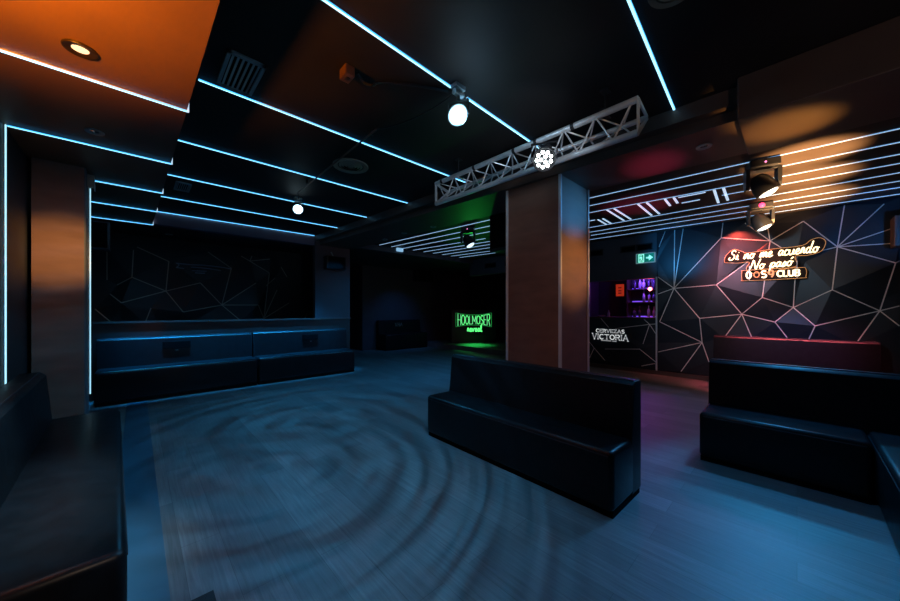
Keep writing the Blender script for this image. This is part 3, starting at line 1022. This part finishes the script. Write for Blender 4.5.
grille('air_grille', 'larger square louvred ceiling grille beside the orange bulkhead', (.54, 2.745, ZC), (1, 0, 0), (0, 1, 0), (0, 0, -1), .225, .44, 6)
grille('air_grille', 'small distant square ceiling grille near the recess', (.46, 5.78, ZC), (1, 0, 0), (0, 1, 0), (0, 0, -1), .17, .38, 6)
for y, lb in ((2.68, 'black vent on the header directly left of exit sign top'), (2.34, 'black vent on the header above the exit sign'), (3.40, 'black vent on the header beside the column')):
    grille('wall_vent', lb, (8.2, y, 2.80), (0, 0, 1), (0, 1, 0), (-1, 0, 0), .15, .32, 5, 'black', 'matt_black')
for y, lb in ((5.95, 'black vent on the stage header, nearer the column'), (6.75, 'black vent on the stage header, nearer the room corner')):
    grille('wall_vent', lb, (8.2, y, 2.82), (0, 0, 1), (0, 1, 0), (-1, 0, 0), .16, .45, 5, 'black', 'matt_black')


def round_vent(label, x, y, r):
    t = thing('round_vent', label, 'vent', (x, y, ZC))
    b = BM()
    lathe(b, [(r * .72, -.002), (r * .74, -.012), (r * .98, -.016), (r, -.01), (r, 0)], n=40)
    obj('outer_ring', b, 'beige', t, smooth=True)
    for k, rr in enumerate((.62, .46, .30)):
        b = BM()
        lathe(b, [(r * rr - .016, -.016 - .004 * k), (r * rr, -.012), (r * rr + .012, -.004), (r * rr + .006, -.002), (r * rr - .018, -.013 - .004 * k)], n=40)
        obj('cone_ring', b, 'beige', t, smooth=True)
    b = BM()
    lathe(b, [(0, -.024), (r * .16, -.022), (r * .17, -.004), (0, -.004)], n=24)
    obj('centre_disc', b, 'beige', t, smooth=True)
    b = BM()
    lathe(b, [(0, -.001), (r * .73, -.001), (r * .73, -.003), (0, -.003)], n=40)
    obj('throat_shade_disc', b, 'matt_black', t)  # flat black disc stands in for the shade inside the vent


round_vent('round ceiling vent of concentric rings behind the truss end', 1.82, 3.60, .20)
round_vent('round ceiling vent cropped by the top picture edge', 2.03, .44, .12)


def downlight(label, x, y, z, r, lit=None):
    t = thing('downlight', label, 'ceiling light', (x, y, z))
    b = BM()
    lathe(b, [(r * .46, -.001), (r * .54, -.006), (r * .96, -.01), (r, -.004), (r, 0)], n=32)
    obj('rim', b, 'bronze' if lit else 'grey_metal', t, smooth=True)
    b = BM()
    lathe(b, [(0, -.003), (r * .42, -.004), (r * .5, -.002)], n=28)
    obj('reflector', b, lit or 'chrome', t, smooth=True)


downlight('recessed downlight in the orange-lit bulkhead', -.225, 2.745, ZB, .072, 'warm_bulb')
downlight('dark recessed downlight in the bulkhead between two strips', -.245, 3.93, ZB, .058)
downlight('recessed downlight in the beam near the truss', 3.72, .58, ZM, .06)
for (x, y), lb in zip(((3.78, 5.95), (3.73, 5.2), (3.82, 4.45)), ('farthest', 'middle', 'nearest')):
    downlight(lb + ' of the three beam downlights by the far ceiling strips', x, y, ZM, .055)
downlight('faint downlight inside the dark recess ceiling', .46, 8.4, 2.87, .06)

# ------------------------------------------------------------------ truss
TX = 2.56
t = thing('lighting_truss', 'silver lighting truss hung below the ceiling before the column', 'truss', (TX, 1.87, 2.885))
ya, yb = 1.06, -1.10
zt, zb = .0, -.235
RB = (.20, -.05)
for nm, (x, z), r in (('chord', (0, zt), .024), ('chord', (0, zb), .024), ('chord', RB, .02)):
    b = BM()
    cyl(b, (x, yb, z), (x, ya, z), r, None, 16)
    obj(nm, b, 'alu', t, smooth=True)
nb = 8
st = (ya - yb - .08) / nb
b1, b2, b3 = BM(), BM(), BM()
for i in range(nb):
    y0 = ya - .04 - i * st
    ym, y1 = y0 - st / 2, y0 - st
    for bb, (xa, za), (xb, zb_) in ((b1, (0, zt), (0, zb)), (b2, (0, zt), RB), (b3, (0, zb), RB)):
        cyl(bb, (xa, y0, za), (xb, ym, zb_), .0065, None, 8)
        cyl(bb, (xb, ym, zb_), (xa, y1, za), .0065, None, 8)
for bb in (b1, b2, b3):
    obj('lacing', bb, 'alu', t)
for ye in (ya, yb):
    b = BM()
    for (xa, za), (xb, zb_) in (((0, zt), (0, zb)), ((0, zt), RB), ((0, zb), RB)):
        bar(b, (xa, ye, za), (xb, ye, zb_), .03, .012, (0, 1, 0))
    obj('end_plate', b, 'alu', t)
for y in (.95, .45, -.05, -.28, -.62):
    b = BM()
    cyl(b, (0, y - .014, zt), (0, y + .014, zt), .027, None, 14)
    obj('cable_tie', b, 'black', t)
for y in (.75, -.85):
    b = BM()
    cyl(b, (.06, y, .0), (.06, y, ZC - 2.885), .007, None, 8)
    bar(b, (-.02, y, .028), (.14, y, .022), .03, .01)
    box(b, (.02, y - .03, ZC - 2.885 - .01), (.10, y + .03, ZC - 2.885))
    obj('hanger', b, 'black', t)

# LED par hanging at the truss front
q = atX(544, 160, 2.40)
t = thing('par_light', 'round LED par light with ring of white cells clamped to the truss', 'stage light', q)
aim = (Vector((0, 0, 1.4)) - q)
aim.z *= .6
aim.normalize()
b = BM()
lathe(b, [(0, -.10), (.05, -.10), (.062, -.08), (.072, 0), (.078, .012), (.078, .03), (.070, .03), (.068, .014), (0, .012)], (0, 0, 0), aim, 28)
obj('body', b, 'black', t, smooth=True)
s_, u_, d_ = frame_of(aim)
for R_, n_ in ((.048, 9), (.019, 3)):
    for i in range(n_):
        a = 2 * PI * i / n_
        b = BM()
        c_ = d_ * .014 + (s_ * math.cos(a) + u_ * math.sin(a)) * R_
        lathe(b, [(.0115, 0), (.0115, .006), (.008, .012), (0, .013)], c_, d_, 12)
        obj('led_cell', b, 'pixel', t, smooth=True)
b = BM()
for sg in (-1, 1):
    bar(b, s_ * sg * .085, s_ * sg * .085 + Vector((0, 0, .115)), .022, .005, s_)
bar(b, -s_ * .087 + Vector((0, 0, .115)), s_ * .087 + Vector((0, 0, .115)), .022, .005)
cyl(b, Vector((0, 0, .115)), Vector((.09, 0, .12)), .012, None, 10)
obj('yoke', b, 'black', t)
t.scale = (1.18, 1.18, 1.18)

# bright hanging lamps
def blinder(label, loc, size, face, top_z):
    t = thing('flood_lamp', label, 'stage light', loc)
    L_ = Vector(loc)
    face = Vector(face).normalized()
    b = BM()
    r = size
    lathe(b, [(0, -r * 1.15), (r * .45, -r * 1.1), (r * .72, -r * .6), (r * 1.0, r * .05), (r * 1.06, r * .12), (r * 1.06, r * .22), (r * .96, r * .22), (r * .9, r * .05), (r * .3, -r * .3), (0, -r * .35)], (0, 0, 0), face, 28)
    obj('housing', b, 'lamp_dim', t, smooth=True)
    b = BM()
    lathe(b, [(r * .92, r * .12), (r * .8, r * .26), (r * .45, r * .4), (0, r * .46)], (0, 0, 0), face, 28)
    obj('lens', b, 'lamp', t, smooth=True)
    s, u, d = frame_of(face)
    b = BM()
    for sg in (-1, 1):
        bar(b, s * sg * r * 1.12, s * sg * r * 1.12 + Vector((0, 0, r * 1.5)), r * .3, .004, s)
    bar(b, -s * r * 1.15 + Vector((0, 0, r * 1.5)), s * r * 1.15 + Vector((0, 0, r * 1.5)), r * .3, .004)
    obj('yoke', b, 'black', t)
    b = BM()
    cyl(b, (0, 0, r * 1.5), (0, 0, top_z - L_.z), .012, None, 10)
    box(b, (-.05, -.03, top_z - L_.z - .03), (.05, .03, top_z - L_.z))
    cyl(b, (-.045, 0, top_z - L_.z - .06), (.045, 0, top_z - L_.z - .06), .022, None, 12)
    obj('clamp', b, 'grey_metal', t)
    return t


LA = Vector((1.76, 1.76, 2.865))
blinder('blazing blue-white lamp hanging from the strip before the truss', LA, .072, (-.80, -.38, -.12), ZC)
LB = Vector((1.76, 5.16, 2.91))
blinder('smaller blue-white lamp hanging near the far ceiling strips', LB, .066, (-.35, -.85, -.12), ZC)

# conduit and cables on the ceiling
b = BM()
cyl(b, (1.64, 4.80, 3.04), (1.58, 2.62, 3.04), .008, None, 8)
t = thing('cable_conduit', 'thin brown rod across two strips between both hanging lamps', 'conduit', (0, 0, 0))
obj('rod', b, 'orange_box', t)
b = BM()
for y in (4.4, 3.4, 2.75):
    cyl(b, (1.61, y, 3.04), (1.61, y, ZC), .01, None, 8)
obj('clip', b, 'black', t)
b = BM()
tube(b, catmull([(1.58, 2.62, 3.04), (1.62, 2.45, 3.01), (1.68, 2.2, 3.0), (1.74, 1.95, 3.03), (1.76, 1.80, 3.06)], 6), .006, 6)
tag(obj('power_cable', b, 'black'), 'drooping cable from the brown rod to the blazing lamp', 'cable')
b = BM()
tube(b, catmull([(1.64, 4.80, 3.04), (1.68, 4.9, 2.99), (1.72, 5.02, 3.03), (1.76, 5.12, 3.07)], 6), .007, 6)
tag(obj('power_cable', b, 'black'), 'short cable curling at the smaller far lamp', 'cable')
b = BM()
tube(b, catmull([(1.13, 2.13, 3.06), (1.19, 2.14, 3.03), (1.22, 2.08, 3.0), (1.27, 2.10, 3.05), (1.36, 2.05, 3.07), (1.55, 1.93, 3.07), (1.73, 1.84, 3.07)], 6), .010, 8)
tag(obj('power_cable', b, 'black'), 'black cable wriggling from the copper ceiling box to the lamp clamp', 'cable')
t = thing('junction_box', 'small copper-coloured box fixed to the dark ceiling', 'junction box', (1.07, 2.17, ZC))
b = BM()
box(b, (-.035, -.05, -.07), (.035, .05, 0), .006, 2)
obj('case', b, 'orange_box', t)
b = BM()
lathe(b, [(0, -.076), (.018, -.074), (.022, -.068), (.022, -.06)], n=16)
obj('round_cover', b, 'bronze', t)
t = thing('junction_box', 'small cream box at the top edge of the rusty post', 'junction box', (-.352, 5.19, 2.78))
b = BM()
box(b, (-.023, -.05, -.075), (.03, .05, .05), .006, 2)
obj('case', b, 'pale_box', t)
b = BM()
box(b, (.028, -.015, -.11), (.034, .015, -.04))
obj('tab', b, 'alu', t)


# ------------------------------------------------------------------ moving heads
def moving_head(label, x, y, tilt, yaw, k=1., red=True):
    t = thing('moving_head_light', label, 'stage light', (x, y, ZC - .022), yaw)
    b = BM()
    box(b, (-.15 * k, -.13 * k, -.10 * k), (.15 * k, .13 * k, 0), .012, 2)
    obj('base', b, 'head', t)
    for s in (-1, 1):
        b = BM()
        pr = [(-.07, -.10), (.07, -.10), (.06, -.30), (.035, -.36), (-.035, -.36), (-.06, -.30)]
        prism(b, [(u * k, v * k) for u, v in pr], lambda u, v: Vector((s * .135 * k, u, v)), lambda u, v: Vector((s * .175 * k, u, v)))
        obj('yoke_arm', b, 'head', t)
    b = BM()
    box(b, (-.175 * k, -.07 * k, -.125 * k), (.175 * k, .07 * k, -.095 * k), .006, 2)
    obj('yoke_bridge', b, 'head', t)
    ax = Vector((-math.sin(tilt) * .8, -.1, -math.cos(tilt)))
    c = Vector((0, 0, -.30 * k))
    b = BM()
    lathe(b, [(0, -.13 * k), (.07 * k, -.125 * k), (.105 * k, -.07 * k), (.125 * k, .03 * k), (.13 * k, .10 * k), (.122 * k, .135 * k), (.105 * k, .135 * k), (.10 * k, .11 * k), (0, .10 * k)], c, ax, 28)
    h = obj('head', b, 'head', t, smooth=True)
    b = BM()
    lathe(b, [(.103 * k, .12 * k), (.095 * k, .14 * k), (.06 * k, .158 * k), (0, .165 * k)], c, ax, 28)
    obj('lens', b, 'lens_on', h, smooth=True)
    b = BM()
    lathe(b, [(.012 * k, 0), (.012 * k, .004), (0, .006)], (0, -.13 * k - .0, -.05 * k), (0, -1, 0), 10)
    obj('indicator', b, 'pink_led', t)
    return t


FY = -PI / 2 + .0     # local -Y toward the camera
moving_head('moving head light on the mural-side ceiling, the nearer of two', 5.10, .27, -.55, ALPHA - PI / 2 - .5, .86)
m2 = moving_head('moving head light by the mural with red glow on its base', 7.12, .40, -.5, ALPHA - PI / 2 - .6, .9)
b = BM()
bmesh.ops.create_uvsphere(b, u_segments=12, v_segments=8, radius=.038)
for v in b.verts:
    v.co += Vector((0, -.13, -.05))
obj('status_lamp', b, 'red_led', m2, smooth=True)
moving_head('moving head light on the far ceiling strips', 4.90, 4.62, -.6, ALPHA - PI / 2 - .2, .85)


# ------------------------------------------------------------------ loudspeakers and small fittings
def speaker(label, lo, hi, face, bracket=None, m='black'):
    lo, hi = Vector(lo), Vector(hi)
    c = (lo + hi) / 2
    t = thing('loudspeaker', label, 'loudspeaker', c)
    h = (hi - lo) / 2
    b = BM()
    box(b, -h, h, .012, 2)
    obj('cabinet', b, m, t)
    f = Vector(face)
    ax = Vector((0, 0, 1)).cross(f)
    w = abs(ax.dot(h)) * .86
    b = BM()
    d = abs(f.dot(h)) + .004
    bar(b, f * d - Vector((0, 0, h.z * .88)), f * d + Vector((0, 0, h.z * .88)), 2 * w, .008, f)
    obj('grille', b, 'matt_black', t)
    if bracket:
        b = BM()
        bar(b, Vector(bracket[0]) - c, Vector(bracket[1]) - c, .03, .012)
        obj('bracket', b, 'grey_metal', t)


speaker('small black loudspeaker on the purple wall right of the recess', (3.10, 7.26, 2.33), (3.56, 7.46, 2.63), (0, -1, 0), ((3.3, 7.36, 2.62), (3.3, 7.5, 2.75)))
p_a, p_b = atY(92, 221, 7.25), atY(110, 250, 7.25)
p_b = atY(110, 250, 7.74)
speaker('dark teal-lit loudspeaker high in the corner behind the post', (-.74, 7.74, p_b.z), (p_b.x, 8.0, 2.84), (0, -1, 0), ((-.6, 7.9, 2.8), (-.6, 7.9, 2.87)), 'slate')
speaker('tall black loudspeaker hanging beside the column', (4.06, 2.95, 2.32), (4.34, 3.36, ZC - .02), (-1, 0, 0), ((4.2, 3.15, ZC - .03), (4.2, 3.15, ZC)))
p_a, p_b = atY(416, 267, 10.1), atY(432, 282, 10.1)
speaker('black box loudspeaker on the far wall above the small sofa', (p_a.x, 10.0, p_b.z), (p_b.x, 10.31, p_a.z), (0, -1, 0))
t = thing('wall_box', 'brown box on the mural cut by the right picture edge', 'box', (7.95, -1.115, 2.53))
b = BM()
box(b, (-.1, -.16, -.22), (.24, .155, .22), .01, 2)
obj('case', b, 'rust', t)
b = BM()
box(b, (-.106, -.13, -.19), (-.098, .13, .19))
obj('front_panel', b, 'brown', t)
t = thing('emergency_light', 'small pale emergency light at the far ceiling edge', 'emergency light', atY(400, 249.5, 7.46))
b = BM()
box(b, (-.10, -.02, -.055), (.10, .04, .055), .01, 2)
obj('case', b, 'emergency', t)
b = BM()
box(b, (-.085, -.024, -.04), (.085, -.019, .04))
obj('lens', b, 'emergency', t)

# ------------------------------------------------------------------ DJ booth on the stage
BX = Vector((9.35, 8.52, .15))
t = thing('dj_booth', 'black DJ booth with green glowing lettering on the far stage', 'DJ booth', BX, ALPHA - PI / 2)
# local: x to the right, y away from the camera
b = BM()
box(b, (-.85, 0, 0), (.85, .04, 1.22), .008, 2)
obj('front_panel', b, 'black', t)
b = BM()
box(b, (-.85, .04, 0), (-.80, .70, 1.22))
box(b, (.80, .04, 0), (.85, .70, 1.22))
obj('side_panel', b, 'black', t)
b = BM()
box(b, (-.88, -.02, 1.22), (.88, .74, 1.26), .006, 2)
obj('top', b, 'black', t)
ln, w = layout('HOOLMOSER', UP, .20)
k = 1.22 / w


def bow(u, v):
    s = 2 * u / w - 1
    hh = .30 + .15 * s * s
    z0 = .72 - .07 * s * s
    return Vector((-.60 + u * k, -.012, z0 + v * hh))


b = BM()
put_ribbons(b, ln, bow, (0, -1, 0), .024, .012)
obj('lettering', b, 'green_neon', t)
b = BM()
ol = []
N = 24
for i in range(N + 1):
    s = -1 + 2 * i / N
    ol.append(((s * .68), -.006, .72 - .07 * s * s - .045))
for i in range(N + 1):
    s = 1 - 2 * i / N
    ol.append(((s * .68), -.006, .72 - .07 * s * s + .30 + .15 * s * s + .045))
tube(b, ol + [ol[0]], .008, 6)
obj('lettering_outline', b, 'green_neon_dim', t)
ln, w2 = layout('reveal', LOW, .06, .3, .0, 3)
b = BM()
put_ribbons(b, ln, lambda u, v: Vector((-.24 + u * .56 / w2, -.012, .43 + v * .24)), (0, -1, 0), .034, .012)
obj('small_lettering', b, 'green_neon', t)


# ------------------------------------------------------------------ lights
def aim_at(o, tgt):
    d = Vector(tgt) - o.location
    o.rotation_euler = d.to_track_quat('-Z', 'Y').to_euler()


def spot(name, loc, tgt, col, watts, ang, blend=.6, rad=.04, rings=False):
    l = bpy.data.lights.new(name, 'SPOT')
    l.color = col
    l.energy = watts
    l.spot_size = math.radians(ang)
    l.spot_blend = blend
    l.shadow_soft_size = rad
    o = bpy.data.objects.new(name, l)
    C.objects.link(o)
    o.location = loc
    aim_at(o, tgt)
    if rings:
        l.use_nodes = True
        nt = l.node_tree
        em = nt.nodes['Emission']
        tc = nt.nodes.new('ShaderNodeTexCoord')
        sp = nt.nodes.new('ShaderNodeSeparateXYZ')
        K = nt.links.new
        K(tc.outputs['Normal'], sp.inputs[0])

        def mth(op, a, b=None):
            n = nt.nodes.new('ShaderNodeMath')
            n.operation = op
            for i, x in enumerate((a, b)):
                if x is None:
                    continue
                if isinstance(x, (int, float)):
                    n.inputs[i].default_value = x
                else:
                    K(x, n.inputs[i])
            return n.outputs[0]
        x, y, z = sp.outputs
        rr = mth('DIVIDE', mth('SQRT', mth('ADD', mth('MULTIPLY', x, x), mth('MULTIPLY', y, y))), mth('ABSOLUTE', z))
        an = mth('ARCTAN2', y, x)
        cb = nt.nodes.new('ShaderNodeCombineXYZ')
        K(mth('MULTIPLY', rr, rings), cb.inputs[0])
        K(mth('MULTIPLY', an, .9), cb.inputs[1])
        nz = nt.nodes.new('ShaderNodeTexNoise')
        nz.inputs['Scale'].default_value = 1.
        nz.inputs['Detail'].default_value = 4
        K(cb.outputs[0], nz.inputs['Vector'])
        mr = nt.nodes.new('ShaderNodeMapRange')
        mr.inputs['From Min'].default_value = .34
        mr.inputs['From Max'].default_value = .68
        mr.inputs['To Min'].default_value = .32
        mr.inputs['To Max'].default_value = 1.95
        K(nz.outputs['Fac'], mr.inputs['Value'])
        K(mr.outputs['Result'], em.inputs['Strength'])
    return o


def point(name, loc, col, watts, rad=.05):
    l = bpy.data.lights.new(name, 'POINT')
    l.color = col
    l.energy = watts
    l.shadow_soft_size = rad
    o = bpy.data.objects.new(name, l)
    C.objects.link(o)
    o.location = loc
    return o


spot('flood_lamp_beam', LA + Vector((-.10, -.08, -.12)), (.75, 3.2, 0), (.12, .52, 1.0), 115, 118, .7, .012, rings=19.)
spot('far_lamp_beam', LB + Vector((-.05, -.1, -.12)), (1.7, 4.2, 0), (.04, .46, 1.0), 90, 112, .8, .015, rings=12.)
point('flood_lamp_glow', LA + Vector((.10, -.06, -.10)), (.4, .72, 1.0), 5, .08)
spot('truss_cool_fill', (1.95, .5, 2.5), (2.56, 1.9, 2.8), (.75, .88, 1.0), 44, 56, 1.)  # added spot without a fixture, puts white highlights on the truss
spot('far_sofa_fill', (7.0, 8.2, 2.8), (7.0, 10.0, .7), (.06, .30, 1.0), 50, 70, 1.)  # added dim blue fill so the far sofa shows
spot('truss_blue_beam', (2.75, .55, 2.62), (2.8, -.2, 0), (.04, .42, 1.0), 40, 92, .9)
spot('moving_head_beam', (4.95, .2, 2.62), (2.95, -.45, 0), (.025, .40, 1.0), 165, 74, .8)
spot('bench_sheen_fill', (6.6, .15, 2.7), (4.15, .12, .5), (.03, .45, 1.0), 190, 34, 1.)  # added backlight without a fixture, gives the seat tops their blue sheen
spot('mural_head_beam', (7.0, .45, 2.6), (5.0, 1.7, 0), (.26, .30, .85), 85, 80, .9)
spot('far_head_beam', (4.85, 4.6, 2.62), (4.4, 6.4, 0), (.02, .40, 1.0), 150, 110, .9)
spot('column_blue_spot', (5.0, .25, 2.6), (3.72, 1.78, 2.6), (.06, .42, 1.0), 170, 24, 1.)
spot('mural_blue_wash', (6.9, 1.9, 2.3), (8.2, 1.65, 2.75), (.02, .38, 1.), 45, 70, 1.)
spot('mural_blue_corner', (6.6, -1.2, 2.2), (8.2, -.75, 2.9), (.02, .30, 1.), 40, 60, 1.)
spot('mural_pale_fill', (4.6, .9, 2.7), (8.2, .7, 1.35), (.52, .77, 1.), 110, 62, 1., .1)  # added neutral fill to bring out the mural lines
spot('mural_rose_fill', (6.4, .9, 2.5), (8.2, .80, 2.1), (1, .42, .66), 80, 50, 1., .05)  # added lilac fill, tints the middle of the mural
spot('mural_bench_fill', (5.7, .1, 2.7), (7.9, .1, .6), (.10, .25, 1.), 150, 36, 1.)  # added blue fill for the bench at the mural wall
spot('left_bench_fill', (-.05, 2.5, 2.8), (-.55, 2.6, .45), (.38, .72, 1.0), 340, 42, 1.)  # added fill without a fixture, lifts the left bench seat
spot('bench_end_fill', (.1, .4, 1.5), (-.25, 1.83, .42), (1, .72, .52), 16, 32, 1.)  # small warm fill added near the camera for the bench end
spot('orange_uplight', (-.62, 1.9, 2.4), (-.62, 1.92, 2.85), (1, .31, .015), 170, 149, .18, .06)
spot('amber_post_spot', (2.3, 1.1, 2.6), (-.52, 5.0, 1.98), (1, .56, .18), 1500, 10, 1.)
spot('amber_post_soft', (1.2, 2.6, 2.0), (-.60, 5.0, 1.9), (1, .5, .25), 22, 36, 1.)
spot('amber_column_spot', (4.9, -1.2, 2.4), (3.72, 1.78, 1.90), (1, .50, .16), 420, 19, 1.)
spot('amber_truss_fill', (1.6, -1.0, 2.7), (2.56, .98, 2.83), (1, .62, .35), 40, 13, 1.)  # added amber fill for warm highlights on the truss
spot('amber_ceiling_wash', (4.8, -.2, .95), (5.3, -.03, 3.09), (1, .48, .17), 1800, 27, .8)
spot('amber_ceiling_wash', (5.0, -.2, .95), (6.2, -.03, 3.09), (1, .48, .17), 2400, 26, .9)
spot('amber_ceiling_wash', (5.2, -.2, .95), (7.3, -.02, 3.09), (1, .48, .17), 3400, 24, .9)
spot('amber_duct_wash', (4.3, -.6, .9), (3.56, .06, 2.79), (1, .47, .10), 420, 17, 1.)
spot('red_downlight', (7.80, .74, 3.03), (8.14, .74, 2.3), (1, .09, .06), 140, 84, .8, .02)
spot('red_beam_spot', (5.1, 1.1, .9), (3.85, 1.02, 2.88), (1, .05, .2), 70, 17, 1.)
spot('red_maze_spot', (6.4, 1.9, 1.2), (5.9, 1.75, 3.09), (1, .06, .2), 80, 40, 1.)
spot('green_stage_beam', (8.7, 7.9, 1.6), (4.3, 4.4, 2.88), (.02, 1, .08), 34, 30, 1.)
spot('green_stage_floor', (9.1, 8.2, 1.35), (8.85, 7.95, .15), (.03, 1, .15), 150, 66, 1.)
point('bar_red_bulb', atX(650, 289, 9.05), (1, .08, .08), 7, .05)
point('bar_violet_glow', (9.75, 2.85, 2.28), (.2, .08, 1), 26, .05)
point('neon_glow', (7.9, .3, 2.25), (1, .55, .2), 3.0, .2)
spot('warm_room_fill', (.2, -.6, 2.3), (3.35, 2.2, 1.4), (1, .46, .36), 60, 40, 1., .2)
spot('duct_face_fill', (1.0, -.9, 1.5), (3.17, -.15, 2.95), (1, .72, .62), 20, 40, 1., .1)

l = bpy.data.lights.new('bench_back_fill', 'AREA')  # added area fill for blue light on the bench backs, no tube hangs here
l.shape = 'RECTANGLE'
l.size, l.size_y = 3.8, .05
l.color = (.015, .36, 1.0)
l.energy = 42
l.spread = math.radians(26)
o = bpy.data.objects.new('bench_back_fill', l)
C.objects.link(o)
o.location = (1.55, 7.14, 2.82)
o.rotation_euler = (math.radians(4), 0, 0)

l = bpy.data.lights.new('red_bench_fill', 'AREA')  # added area fill for red light along the bench top, no tube hangs here
l.shape = 'RECTANGLE'
l.size, l.size_y = .06, 1.7
l.color = (1, .14, .2)
l.energy = 20
l.spread = math.radians(28)
o = bpy.data.objects.new('red_bench_fill', l)
C.objects.link(o)
o.location = (7.74, .08, 3.05)

w = bpy.data.worlds.new('club_dark')
sc.world = w
w.use_nodes = True
w.node_tree.nodes['Background'].inputs['Color'].default_value = (.30, .22, .26, 1)
w.node_tree.nodes['Background'].inputs['Strength'].default_value = .02

sc.view_settings.view_transform = 'Standard'
sc.view_settings.look = 'None'
sc.view_settings.gamma = 1
sc.view_settings.exposure = 0.
sc.view_settings.use_curve_mapping = False
